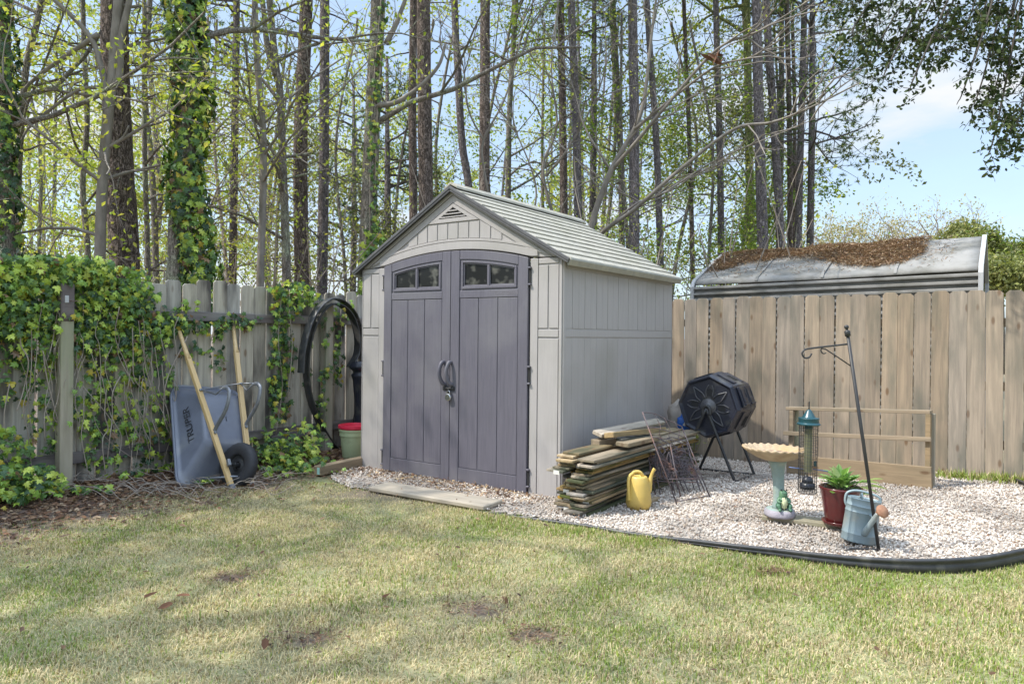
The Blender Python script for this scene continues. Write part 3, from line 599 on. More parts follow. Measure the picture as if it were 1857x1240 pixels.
# doors
def door(side):
    u0, u1 = (DL+.003, SW/2-.003) if side < 0 else (SW/2+.003, DR-.003); zb = .018
    D_ = thing('door', None, None); D_.parent = SH
    hz = lambda u: arch(u)-.004
    def strip_u(a, b, z0f, z1f, d0, d1, mb, n=8):
        us = np.linspace(a, b, n); prism(mb, [(u, z0f(u)) for u in us]+[(u, z1f(u)) for u in us[::-1]], d0, d1, front)
    so_, si_ = (.098, .098); a, b = (u0+so_, u1-si_)
    wa, wb = a+.004, b-.004; zt1 = lambda u: arch(u, 1.917-.080, .101)    # lower edge of the arched top rail
    mb = MB(); K = lambda z: (lambda u: z)
    # backing slab in pieces round the two panes
    zw0, zw1 = 1.712, None; mid = (wa+wb)/2; px0, px1, px2, px3 = wa+.042, mid-.016, mid+.016, wb-.042
    gt = lambda u: arch(u, 1.917-.122, .101)
    strip_u(u0, u1, K(zb), K(zw0), .002, .020, mb); strip_u(u0, px0, K(zw0), hz, .002, .020, mb); strip_u(px3, u1, K(zw0), hz, .002, .020, mb)
    strip_u(px1, px2, K(zw0), gt, .002, .020, mb); strip_u(px0, px3, gt, hz, .002, .020, mb, 12)
    sl_ = mb.build('door_slab', M['door'], D_, bevel=.0015)
    mb = MB()
    strip_u(u0, a-.003, K(zb), hz, .019, .031, mb, 4); strip_u(b+.003, u1, K(zb), hz, .019, .031, mb, 4)       # stiles
    strip_u(a, b, K(zb), K(.138), .019, .029, mb); strip_u(a, b, K(1.602), K(1.664), .019, .029, mb); strip_u(a, b, zt1, hz, .019, .029, mb, 12)
    t = (b-a)/3
    for k in range(3): strip_u(a+k*t+.004, a+(k+1)*t-.004, K(.143), K(1.596), .019, .0255, mb, 2)
    mb.build('door_frame', M['door'], D_, bevel=.0028, seg=2)
    mb = MB()   # moulded window frame
    for (p, q, zf0, zf1) in ((wa+.012, wb-.012, K(1.678), K(1.700)), ):
        strip_u(p, q, zf0, zf1, .019, .030, mb)
    strip_u(wa+.012, px0-.012, K(1.700), lambda u: zt1(u)-.012, .019, .030, mb, 2); strip_u(px3+.012, wb-.012, K(1.700), lambda u: zt1(u)-.012, .019, .030, mb, 2)
    strip_u(px0-.012, px3+.012, lambda u: zt1(u)-.030, lambda u: zt1(u)-.012, .019, .030, mb, 12); strip_u(px1+.004, px2-.004, K(1.700), lambda u: zt1(u)-.030, .019, .027, mb, 2)
    wf = mb.build('window_frame', M['door'], D_, bevel=.0025, seg=2)
    for p, q in ((px0, px1), (px2, px3)):
        mb = MB(); strip_u(p-.003, q+.003, K(zw0-.003), lambda u: gt(u)+.003, .006, .009, mb, 6); mb.build('window_pane', M['glass'], D_)
    for z in (1.765, .965, .135):
        uu = u0 if side < 0 else u1; mb = MB(); s2 = -1 if side < 0 else 1
        box(mb, min(uu, uu+s2*.026), -.036, z-.075, max(uu, uu+s2*.026), -.010, z-.060); box(mb, min(uu, uu+s2*.026), -.036, z+.060, max(uu, uu+s2*.026), -.010, z+.075)
        h_ = mb.build('hinge', M['door'], D_, bevel=.003)
        mb = MB(); box(mb, min(uu, uu+s2*.022), -.022, z-.06, max(uu, uu+s2*.022), -.011, z+.06); mb.build('hinge_pin', M['dark'], h_)
    uh = SW/2-.062 if side < 0 else SW/2+.018; mb = MB()
    P = spline([(uh, -.030, 1.045), (uh-.003, -.062, 1.038), (uh-.012, -.082, .985), (uh-.012, -.082, .925), (uh+.002, -.060, .865), (uh+.014, -.030, .850)], 6)
    tube(mb, P, [.019 if 3 < i < len(P)-4 else .017 for i in range(len(P))], 10, sx=.75); mb.build('handle', M['trim'] if False else M['door'], D_, smooth=True)
    return D_
dl_, dr_ = door(-1), door(1)
# raised maker's lettering on the right door, same colour as the door
text_mesh('lettering', 'CRAFTSMAN', .040, mat('lettering_tone', (.15, .138, .155), .5), dr_, Matrix.Translation((1.715, -.0292, 1.633)) @ Matrix.Rotation(pi/2, 4, 'X') @ Matrix.Scale(1.05, 4), .001)
# hasp and padlock
mb = MB(); uc = SW/2; box(mb, uc-.075, -.040, .800, uc-.012, -.030, .838); box(mb, uc-.055, -.052, .812, uc+.055, -.040, .826); box(mb, uc+.012, -.040, .800, uc+.060, -.030, .838); box(mb, uc+.0, -.062, .775, uc+.012, -.040, .815); hp_ = mb.build('hasp', M['iron'], SH, bevel=.003)
pk = thing('padlock', 'round steel disc padlock hanging from the shed door hasp', 'padlock', tuple((SH.matrix_basis @ Vector((uc+.006, -.055, .742)))))
pk.rotation_euler = (0, 0, -.6103)
mb = MB(); lathe(mb, [(.0, -.012), (.028, -.012), (.032, -.008), (.032, .008), (.028, .012), (.0, .012)], 24, Matrix.Rotation(pi/2, 4, 'X')); mb.build('lock_body', M['chrome'], pk, smooth=False, bevel=.002)
mb = MB(); tube(mb, spline([(-.014, 0, .02), (-.015, 0, .045), (0, 0, .062), (.015, 0, .045), (.014, 0, .02)], 5), .0045, 8); mb.build('shackle', M['chrome'], pk, smooth=True)
# roof: stepped shingle courses on each slope, ridge cap, charcoal rake trim, drip edge
OH, OF, OB = .078, .045, .022; sl_len = (SW/2+OH)/math.cos(ang); nc = 11; RFo = thing('roof', None, None); RFo.parent = SH
for sgn in (-1, 1):
    dirv = Vector((sgn*math.cos(ang), 0, -math.sin(ang))); nrm = Vector((sgn*math.sin(ang), 0, math.cos(ang))); ap = Vector((SW/2, 0, ZA+.004))
    mb = MB()
    def slab(mb, s0, s1, y0, y1, n0, n1a, n1b):
        v = []
        for yy in (y0, y1):
            for s__, nn_ in ((s0, n0), (s1, n0), (s1, n1b), (s0, n1a)): v.append(ap+dirv*s__+nrm*nn_+Vector((0, yy, 0)))
        f = [(0, 1, 2, 3), (7, 6, 5, 4), (0, 4, 5, 1), (1, 5, 6, 2), (2, 6, 7, 3), (3, 7, 4, 0)]
        mb.add([tuple(q) for q in v], f if sgn < 0 else [t_[::-1] for t_ in f])
    for k in range(nc):
        a, b = k*sl_len/nc, (k+1)*sl_len/nc; y = -OF; kk = k % 2
        cuts = [-OF]+[c for c in (np.arange(0, 2.4, .23)+(.115 if kk else 0)+rng.normal(size=11)*.012) if -OF+.05 < c < SD+OB-.04]+[SD+OB]
        for c0, c1 in zip(cuts[:-1], cuts[1:]):
            slab(mb, a, b+.006, c0+.0012, c1-.0012, .012, .020+rng.random()*.001, .031+rng.random()*.0015)
    mb.build('shingle_panel', M['roof'], RFo, bevel=.0018)
    mb = MB(); slab(mb, 0, sl_len, -OF+.004, SD+OB-.004, .0, .0118, .0118); mb.build('roof_deck', M['trim'], RFo)
    mb = MB(); slab(mb, -.01, sl_len+.004, -OF-.014, -OF, -.016, .022, .022); slab(mb, -.01, sl_len+.004, -OF-.020, -OF-.013, .002, .028, .028); mb.build('rake_trim', M['trim'], RFo, bevel=.003)
    mb = MB(); slab(mb, sl_len-.004, sl_len+.016, -OF, SD+OB+.002, -.030, .034, .022); mb.build('drip_edge', mat('eave_resin', (.36, .345, .28), .7, (.27, .265, .235), scale=14) if sgn < 0 else bpy.data.materials['eave_resin'], RFo, bevel=.005, seg=2)
mb = MB(); yy0, yy1 = -OF-.028, SD+OB+.01
prism(mb, [(-.075, .005), (-.070, .026), (0, .070), (.070, .026), (.075, .005), (0, .046)], yy0+.025, yy1, lambda u, v, d: (SW/2+u, d, ZA+v)); mb.build('ridge_cap', M['roof'], RFo, bevel=.004, seg=2)

# ------------------------------------------------------------------ objects by the left fence
def place(px, py): 
    p = at(px, py); return p
V3 = Vector
# wheelbarrow: stands on its nose against the fence, underside to the viewer
B1, B2 = at(421, 886), at(456, 881); T1, T2 = at(325, 601, Y=6.40), at(423, 592, Y=6.90)
TRAY = False
OB_ = (B1+B2)/2; WB = thing('wheelbarrow', 'grey blue wheelbarrow with wooden handles tipped up against the ivy fence', 'wheelbarrow', tuple(OB_))
uh = ((T1+T2)/2-OB_).normalized(); wv = (T2-T1); wv = (wv-uh*wv.dot(uh)).normalized(); nv = wv.cross(uh); nv = nv if nv.y < 0 else -nv; nv.normalize()
def wl(w_, u, n): return wv*(w_+(.10*(u-.55) if TRAY else 0))+uh*u+nv*n          # local frame of the barrow: across, along the handles, towards the viewer
for a, b in ((B1, T1), (B2, T2)):
    a, b = a-OB_, b-OB_; L = (b-a).length; mb = MB()
    box(mb, 0, -.021, -.019, L*.83, .021, .019); h_ = mb.build('handle', M['yellow_wood'], WB, bevel=.004, M=frame(a, b-a, None, nv))
    mb = MB(); d = (b-a).normalized(); tube(mb, [a+d*(L*.81), a+d*(L*.86), a+d*(L*.93), a+d*L], [.024, .020, .018, .019], 10); mb.build('grip', M['yellow_wood'], h_, smooth=True, M=frame(a, b-a, None, nv).inverted())
    mb = MB(); box(mb, -.004, -.024, -.021, .035, .024, .021); mb.build('end_cap', M['steel'], h_, bevel=.002)
TRAY = True
def rrect(hw, u0, u1, r, n=6):
    out = []; 
    for cx, cy, a0 in ((hw-r, u1-r, 0), (-hw+r, u1-r, 90), (-hw+r, u0+r, 180), (hw-r, u0+r, 270)):
        for k in range(n): a = math.radians(a0+90*k/(n-1)); out.append((cx+r*math.cos(a), cy+r*math.sin(a)))
    return out
mb = MB(); secs = []
for f in np.linspace(0, 1, 9):
    e_ = sstep(np.array(f)); g_ = f
    hw = .205*(1-g_)+.315*g_; u0 = .42*(1-g_)+.165*g_; u1 = .92*(1-g_)+1.13*g_; r = .08*(1-g_)+.10*g_
    n_ = -.028-.26*f; secs.append([wl(a, b, n_) for a, b in rrect(hw, u0, u1, r)])
inner = [[wl(a, b, -.028) for a, b in rrect(.205*q, .42+.23*(1-q), .92-.23*(1-q), .08*q)] for q in (.02, .6, .93)]
inner[2] = [p for p in inner[2]]
rows = inner+[[wl(a, b, -.034) for a, b in rrect(.207, .417, .923, .08)]]+secs[1:]
lip = [wl(a, b, -.288) for a, b in rrect(.335, .145, 1.15, .115)]; lip2 = [wl(a, b, -.305) for a, b in rrect(.335, .145, 1.15, .115)]
back_rows = [[p-nv*.008 for p in r_] for r_ in rows[::-1]]
allr = rows+[lip, lip2]+back_rows; k = len(allr[0]); i = np.arange(len(allr)-1)[:, None]*k; j = np.arange(k)[None, :]; j2 = (j+1) % k
mb.add(np.array([tuple(p) for r_ in allr for p in r_]), np.stack([i+j, i+k+j, i+k+j2, i+j2], -1).reshape(-1, 4))
tray = mb.build('tray', M['tray'], WB, smooth=True)
mb = MB(); rp = [wl(a, b, -.297) for a, b in rrect(.338, .142, 1.153, .117)]; tube(mb, rp+[rp[0]], .013, 8, cap=False); mb.build('rim', M['tray'], tray, smooth=True)
# lettering on the sloping left side, reading upwards
pa, pb = wl(-.222, .63, -.075), wl(-.30, .63, -.235); xd = uh; yd = (pa-pb).normalized(); yd = wl(-.205, .63, -.03)-wl(-.315, .63, -.263); yd = -yd; yd = (yd-xd*yd.dot(xd)).normalized(); zd = xd.cross(yd)
yd2 = -yd if zd.dot(nv) < 0 else yd; 
def mat3(o, x, y, z): return Matrix(((x.x, y.x, z.x, o.x), (x.y, y.y, z.y, o.y), (x.z, y.z, z.z, o.z), (0, 0, 0, 1)))
ydn = (wl(-.315, .63, -.263)-wl(-.205, .63, -.03)).normalized()    # from the floor edge out to the rim
zo = xd.cross(-ydn*-1); ytxt = ydn; z_ = xd.cross(ytxt)
if z_.dot(-wv+nv*.5) < 0: z_ = -z_
ytxt = z_.cross(xd)
text_mesh('lettering', 'TRUPER', .088, M['letter'], tray, mat3(wl(-.262, .67, -.160)+z_*.012, xd, ytxt, z_) @ Matrix.Diagonal((1.1, 1, 1, 1)), .0012)
TRAY = False
# leg brackets: flat steel loops and cross strap
for s_ in (-1, 1):
    q = lambda u: ((T1 if s_ < 0 else T2)-OB_)*u+((B1 if s_ < 0 else B2)-OB_)*(1-u)
    a, b = q(.60), q(.33); mid = (a+b)/2
    P = spline([b+nv*.02, b+nv*.045+uh*.03, b+nv*.24+uh*.10, b+nv*.33+uh*.20, b+nv*.32+uh*.26, b+nv*.27+uh*.30], 5); mb = MB(); tube(mb, P, .017, 8, sx=.35); 
    lg = mb.build('leg', M['steel'], WB, smooth=True)
    mb = MB(); tube(mb, [b+nv*.27+uh*.30, b+nv*.15+uh*.30, a+nv*.022+uh*.0], .006, 6); mb.build('strap', M['steel'], lg, smooth=True)
    for pp_ in (a, b):
        mb = MB(); tube(mb, [pp_+nv*.018, pp_+nv*.032], .012, 8); mb.build('bolt', M['steel'], lg)
mb = MB(); qa = lambda s_, u: ((T1 if s_ < 0 else T2)-OB_)*u+((B1 if s_ < 0 else B2)-OB_)*(1-u); tube(mb, [qa(-1, .60)+nv*.03, qa(1, .60)+nv*.03, qa(1, .33)+nv*.27+uh*.30], .006, 6); mb.build('cross_strap', M['steel'], WB, smooth=True)
# wheel
wc = at(428, 838, Y=5.86)-OB_; wc = wl(.018, .205, -.005); ax = (wv-nv*.28).normalized()
WH = thing('wheel', None, None); WH.parent = WB; WH.location = wc
Mw = Matrix.Identity(4); zq = ax.to_track_quat('Z', 'Y').to_matrix().to_4x4(); WH.matrix_local = Matrix.Translation(wc) @ zq
mb = MB(); pr = [(.098, -.036), (.125, -.044), (.155, -.045), (.178, -.036), (.190, -.018), (.193, 0), (.190, .018), (.178, .036), (.155, .045), (.125, .044), (.098, .036)]
lathe(mb, pr, 48, rf=lambda a, i: 1+(.010*np.sign(np.sin(a*26+(.8 if i % 2 else 0))) if 3 <= i <= 7 and i != 5 else 0)); mb.build('tyre', M['rubber'], WH, smooth=True)
mb = MB(); lathe(mb, [(.104, -.036), (.090, -.03), (.082, -.012), (.06, -.004), (.03, -.012), (.03, .012), (.06, .004), (.082, .012), (.090, .03), (.104, .036)], 32); lathe(mb, [(.0, -.06), (.022, -.06), (.022, .06), (.0, .06)], 16); mb.build('rim', M['iron'], WH, smooth=False, bevel=.002)
mb = MB(); tube(mb, [(0, 0, -.125), (0, 0, .125)], .011, 10); mb.build('axle', M['iron'], WH)
mb = MB(); a_ = wl(-.14, .21, .07); box(mb, -.03, -.012, -.016, .03, .012, .016); mb.build('axle_bracket', M['steel'], WB, bevel=.003, M=frame(wl(-.100, .205, .045), uh, None, nv))
mb = MB(); tube(mb, [wl(-.22, .18, -.20), wl(-.08, .10, .0), wl(.10, .10, .0), wl(.22, .18, -.2)], .010, 8); mb.build('nose_brace', M['steel'], WB, smooth=True)

# coil of spare black edging hung on the fence post
HC = on_line(600, 690, LO, FS, .20); hoop = thing('edging_coil', 'big hanging loop of spare black edging on the fence post', 'edging', tuple(HC))
px_loop = [(545, 676, .24), (549, 630, .24), (563, 580, .235), (582, 552, .225), (602, 541, .21), (625, 549, .20), (645, 575, .18), (654, 620, .16), (655, 680, .13), (650, 740, .10), (636, 795, .09), (619, 817, .09), (601, 804, .10), (580, 770, .115), (562, 725, .13), (555, 680, .14), (556, 640, .15), (565, 600, .165), (580, 568, .18), (600, 551, .19), (622, 556, .22), (638, 575, .24), (647, 605, .26), (647, 640, .28), (634, 665, .30)]
P = spline([on_line(a, b, LO, FS, o)-HC for a, b, o in px_loop], 6); mb = MB()
k = 6; V = []; Nn = Vector((LN.x, LN.y, 0)).normalized()
for i_, p in enumerate(P):
    t = (P[min(i_+1, len(P)-1)]-P[max(i_-1, 0)]).normalized(); r = t.cross(Nn).normalized(); wd = Nn
    for a, b in ((-.050, .0), (-.044, .010), (.040, .004), (.050, .012), (.056, .0), (.045, -.006), (-.046, -.004)): V.append(tuple(p+wd*a+r*b))
k = 7; i = np.arange(len(P)-1)[:, None]*k; j = np.arange(k)[None, :]; j2 = (j+1) % k
mb.add(np.array(V), np.stack([i+j, i+j2, i+k+j2, i+k+j], -1).reshape(-1, 4)); o_ = mb.build('ribbon', M['edging'], hoop, smooth=True)
C.objects.unlink(hoop); o_.parent = None; o_.location = HC; o_.name = 'edging_coil'
tag(o_, 'big hanging loop of spare black edging on the fence post', 'edging'); bpy.data.objects.remove(hoop)
# black fluted pedestal partly behind the shed corner
q = at(652, 812); q = Vector((q.x, q.y, 0)); q = Vector((-1.63, 7.78, 0)); mb = MB()
lathe(mb, [(.0, 0), (.13, 0), (.13, .04), (.10, .07), (.085, .12), (.075, .3), (.08, .6), (.095, .78), (.11, .82), (.115, .845), (.095, .86), (.10, .885), (.135, .91), (.14, .94), (.12, .96), (.12, .985), (.0, .985)], 32, rf=lambda a, i: 1+(.045*np.cos(a*12) if 4 <= i <= 8 else 0))
o_ = mb.build('pedestal', M['black'], smooth=True); o_.location = q; tag(o_, 'black fluted plastic pedestal standing behind the shed corner', 'pedestal')
# buckets
bq = at(640, 832); bq = Vector((bq.x+.0, bq.y+.05, 0))
mb = MB(); lathe(mb, [(.0, 0), (.112, 0), (.118, .012), (.140, .235), (.149, .238), (.150, .285), (.158, .288), (.158, .305), (.150, .305), (.112, .02), (.0, .02)], 40); o_ = mb.build('bucket', M['pail'], smooth=True); o_.location = bq; tag(o_, 'pale green plastic bucket beside the shed corner', 'bucket'); o_.modifiers.new('e', 'EDGE_SPLIT').split_angle = .6
mb = MB(); lathe(mb, [(.0, .07), (.108, .07), (.143, .30), (.146, .318), (.163, .320), (.163, .348), (.148, .350), (.138, .30), (.1, .09), (.0, .09)], 40); o_ = mb.build('bucket', M['red'], smooth=True); o_.location = bq; tag(o_, 'bright red bucket nested inside the pale green one', 'bucket'); o_.modifiers.new('e', 'EDGE_SPLIT').split_angle = .6
# timber by the bucket
a, b = at(575, 864), at(672, 842); a.z = b.z = .052; bm_ = board('timber', a, b+(b-a)*.1, .085, .085, M['tan_wood'], bevel=.006, seg=2); tag(bm_, 'short square timber lying by the green bucket at the shed corner', 'timber')
mb = MB(); box(mb, -.0015, -.03, -.03, .0, .0, .03); mb.build('end_tag', mat('teal_tag', (.35, .60, .55), .6), bm_)
# door step plank
c_ = [at(x, y, z=.050) for x, y in ((672, 883), (702, 872), (907, 904), (883, 919))]
p0, p1 = (c_[0]+c_[1])/2, (c_[2]+c_[3])/2
o_ = board('plank', p0-Vector((0, 0, .018)), p1-Vector((0, 0, .018)), ((c_[0]-c_[1]).length+(c_[2]-c_[3]).length)/2*.92, .036, M['step_wood'], bevel=.007, seg=2); tag(o_, 'weathered grey step plank lying before the shed doors', 'plank')
# low old board nailed near the ground
a, b = on_line(493, 798, LO, FS, .09), on_line(572, 778, LO, FS, .09); o_ = board('board', a, b, .022, .075, M['fence_dark'], None, bevel=.003); tag(o_, 'short dark rotten board fixed low on the ivy fence', 'board')

# ------------------------------------------------------------------ ivy
IV = np.array([(0, -.34, .02), (.16, -.46, -.02), (.50, -.28, -.10), (.26, -.02, .03), (.44, .30, -.08), (.16, .22, .03), (0, .62, -.12), (-.16, .22, .03), (-.44, .30, -.08), (-.26, -.02, .03), (-.50, -.28, -.10), (-.16, -.46, -.02), (0, 0, .05)], float)
IVF = np.array([(12, k, (k+1) % 12) for k in range(12)])
IVCOL = np.array([(.045, .10, .035), (.085, .165, .040), (.20, .33, .05), (.36, .48, .07), (.50, .58, .10), (.035, .075, .035)])
def ivy_R(n, N, tilt=.5):
    """leaf frames: face roughly along N, tip hanging down"""
    N = np.asarray(N, float); nn = np.broadcast_to(N, (n, 3))+rng.normal(size=(n, 3))*tilt; nn[:, 2] += .25; nn /= np.linalg.norm(nn, axis=1)[:, None]
    dn = np.array([0, 0, -1.])+rng.normal(size=(n, 3))*.55; y = dn-nn*(dn*nn).sum(1)[:, None]; y /= np.linalg.norm(y, axis=1)[:, None]; x = np.cross(y, nn)
    return np.stack([x, y, nn], -1)
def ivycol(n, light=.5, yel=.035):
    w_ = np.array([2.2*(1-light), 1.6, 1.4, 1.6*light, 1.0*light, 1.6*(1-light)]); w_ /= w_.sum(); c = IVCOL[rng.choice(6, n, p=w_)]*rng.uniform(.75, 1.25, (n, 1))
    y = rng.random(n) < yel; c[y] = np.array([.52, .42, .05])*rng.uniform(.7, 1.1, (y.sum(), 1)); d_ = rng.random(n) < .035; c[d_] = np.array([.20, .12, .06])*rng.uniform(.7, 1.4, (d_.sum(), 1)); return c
IVM = MB(); IVS = MB()
def fence_ivy(blobs, s0=.034, s1=.072, light=.55, mbx=None, N=None):
    mbx = mbx or IVM
    for cx, cy, rx, ry, n, off, li in blobs:
        x = cx+rng.uniform(-1, 1, n)*rx; y = cy+rng.uniform(-1, 1, n)*ry; r2 = ((x-cx)/rx)**2+((y-cy)/ry)**2; k = r2 < 1+rng.normal(size=n)*.15; x, y = x[k], y[k]; n = len(x)
        P = np.array([tuple(on_line(a, b, LO, FS, off*(.3+1.2*rng.random()))) for a, b in zip(x, y)]).reshape(-1, 3); P[:, 2] = np.maximum(P[:, 2], gh(P[:, 0], P[:, 1])+.03)
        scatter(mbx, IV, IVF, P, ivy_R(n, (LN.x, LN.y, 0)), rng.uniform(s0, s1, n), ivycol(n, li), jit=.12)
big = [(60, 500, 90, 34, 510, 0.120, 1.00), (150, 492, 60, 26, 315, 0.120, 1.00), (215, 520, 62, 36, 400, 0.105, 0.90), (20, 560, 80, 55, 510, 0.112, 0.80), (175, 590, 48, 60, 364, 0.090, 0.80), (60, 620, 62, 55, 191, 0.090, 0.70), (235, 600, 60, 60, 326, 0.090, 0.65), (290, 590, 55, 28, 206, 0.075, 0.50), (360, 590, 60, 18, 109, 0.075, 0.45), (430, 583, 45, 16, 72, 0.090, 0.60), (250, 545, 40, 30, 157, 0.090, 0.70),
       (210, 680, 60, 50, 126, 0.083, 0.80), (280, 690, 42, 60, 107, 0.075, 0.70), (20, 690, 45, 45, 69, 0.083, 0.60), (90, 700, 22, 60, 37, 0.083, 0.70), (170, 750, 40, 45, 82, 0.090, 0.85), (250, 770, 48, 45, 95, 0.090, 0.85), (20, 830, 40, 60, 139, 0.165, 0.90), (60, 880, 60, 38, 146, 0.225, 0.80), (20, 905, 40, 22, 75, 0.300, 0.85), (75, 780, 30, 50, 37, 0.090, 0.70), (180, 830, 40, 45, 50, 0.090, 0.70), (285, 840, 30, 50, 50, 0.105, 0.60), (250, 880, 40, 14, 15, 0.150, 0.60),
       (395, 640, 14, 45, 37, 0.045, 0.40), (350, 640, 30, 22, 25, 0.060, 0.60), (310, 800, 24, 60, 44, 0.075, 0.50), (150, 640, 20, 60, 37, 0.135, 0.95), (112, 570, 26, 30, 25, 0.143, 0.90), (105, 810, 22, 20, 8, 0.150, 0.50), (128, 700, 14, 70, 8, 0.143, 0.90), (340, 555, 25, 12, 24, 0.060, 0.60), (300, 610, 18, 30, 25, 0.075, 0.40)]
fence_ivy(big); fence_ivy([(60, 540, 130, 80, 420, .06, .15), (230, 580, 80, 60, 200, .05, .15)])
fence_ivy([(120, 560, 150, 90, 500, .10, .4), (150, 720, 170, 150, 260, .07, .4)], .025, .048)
def stems(mbx, paths, r=.0035):
    for p in paths: tube(mbx, spline([on_line(a, b, LO, FS, .10+.06*rng.random()) for a, b in p], 6), r*rng.uniform(.7, 1.4), 5)
def rand_stems(n, x0, x1, y0, y1):
    out = []
    for _ in range(n):
        x = rng.uniform(x0, x1); y = rng.uniform(y0, y0+(y1-y0)*.5); pts = [(x, y)]
        for _ in range(4): x += rng.normal()*10+3; y += rng.uniform(20, 60); pts.append((x, min(y, y1)))
        out.append(pts)
    return out
stems(IVS, rand_stems(46, 0, 330, 540, 905)+[[(340, 610), (300, 700), (310, 790), (400, 860), (300, 850)], [(165, 720), (180, 780), (240, 830), (300, 860)], [(105, 560), (90, 640), (60, 700), (40, 760)], [(150, 700), (200, 760), (210, 800)]])
iv1 = thing('ivy_vine', 'dense ivy blanket covering the left end of the grey fence', 'ivy', tuple(on_line(150, 905, LO, FS, .1)))
def put(mb_, name, m_, par, smooth=False): 
    o = mb_.build(name, m_, par, smooth=smooth); o.location = -par.location; return o
put(IVM, 'foliage', M['gloss_leaf'], iv1); put(IVS, 'stem', M['twig'], iv1, True)
def ivy_thing(label, base, blobs, st, s0=.045, s1=.075, n_st=0):
    global rng
    t = thing('ivy_vine', label, 'ivy', tuple(on_line(base[0], base[1], LO, FS, .1))); a, b = MB(), MB(); fence_ivy(blobs, s0, s1, mbx=a); stems(b, st); put(a, 'foliage', M['gloss_leaf'], t); put(b, 'stem', M['twig'], t, True)
ivy_thing('ivy strand hanging down the fence right of the wheelbarrow', (515, 800), [(530, 530, 42, 18, 150, .12, .6), (520, 560, 30, 22, 100, .10, .5), (508, 610, 16, 50, 110, .08, .4), (505, 680, 18, 50, 100, .08, .45), (520, 640, 18, 50, 40, .08, .5), (508, 740, 22, 30, 60, .09, .5), (565, 545, 20, 14, 30, .1, .4), (560, 660, 15, 40, 14, .07, .7)], [[(510, 540), (505, 620), (512, 700), (500, 790)], [(520, 540), (530, 620), (522, 720)]])
ivy_thing('ivy strand climbing the post inside the black loop', (600, 800), [(590, 600, 10, 30, 26, .16, .4), (612, 610, 10, 40, 34, .12, .4), (618, 570, 14, 14, 22, .14, .4), (600, 690, 22, 24, 60, .16, .45), (585, 740, 14, 40, 50, .16, .5), (612, 655, 14, 30, 40, .14, .4), (575, 790, 10, 20, 14, .2, .8), (628, 552, 14, 10, 10, .22, .8)], [[(585, 570), (592, 640), (600, 700), (582, 780)], [(618, 560), (618, 650), (598, 700)]], .04, .06)
# ivy growing as ground cover at the fence foot
def ground_ivy(label, spots, n, s0, s1, light):
    a = MB(); 
    for cx, cy, rx, ry, hh, k in spots:
        x = cx+rng.normal(size=k)*rx*.5; y = cy+rng.normal(size=k)*ry*.4; P = np.array([tuple(at(u, v)) for u, v in zip(x, y)]); P[:, 2] += np.abs(rng.normal(size=k))*hh*.5+.03
        scatter(a, IV, IVF, P, ivy_R(k, (LN.x*.5, LN.y*.5, .8), .55), rng.uniform(s0, s1, k), ivycol(k, light), jit=.12)
    b_ = at(spots[0][0], spots[0][1]); o = a.build('ground_ivy', M['gloss_leaf']); o.data.transform(Matrix.Translation(-b_)); o.location = b_; return tag(o, label, 'ivy')
ground_ivy('low bright ivy patch on the ground right of the wheelbarrow wheel', [(520, 848, 60, 14, .30, 260), (555, 838, 40, 12, .30, 150), (490, 835, 30, 12, .25, 90), (540, 862, 50, 8, .12, 60), (500, 868, 30, 6, .06, 12)], 0, .045, .075, .85)
ground_ivy('small ivy sprig beneath the wheelbarrow tray', [(380, 872, 14, 6, .10, 26), (372, 880, 20, 5, .05, 10)], 0, .05, .075, .8)
ground_ivy('ivy spilling onto the ground at the left edge', [(20, 915, 60, 14, .20, 150), (70, 900, 50, 10, .15, 90), (150, 900, 60, 8, .05, 26)], 0, .045, .075, .75)
def vines(n):
    x = rng.uniform(0, 560, n); o = []
    return x
mb = MB()
for _ in range(60):
    x, y = rng.uniform(10, 470), rng.uniform(858, 905); x = x; pts = []
    a = rng.uniform(-.5, .5)
    for k_ in range(5): pts.append(at(x, y)+Vector((0, 0, rng.uniform(.01, .10)))); x += rng.uniform(10, 34); y += rng.normal()*5; y = min(max(y, 852), 915)
    tube(mb, spline(pts, 4), .0028, 4)
o_ = mb.build('dry_vines', M['twig'], smooth=True); tag(o_, 'tangle of dry brown vine stems on the dirt below the ivy', 'vines', kind='stuff')

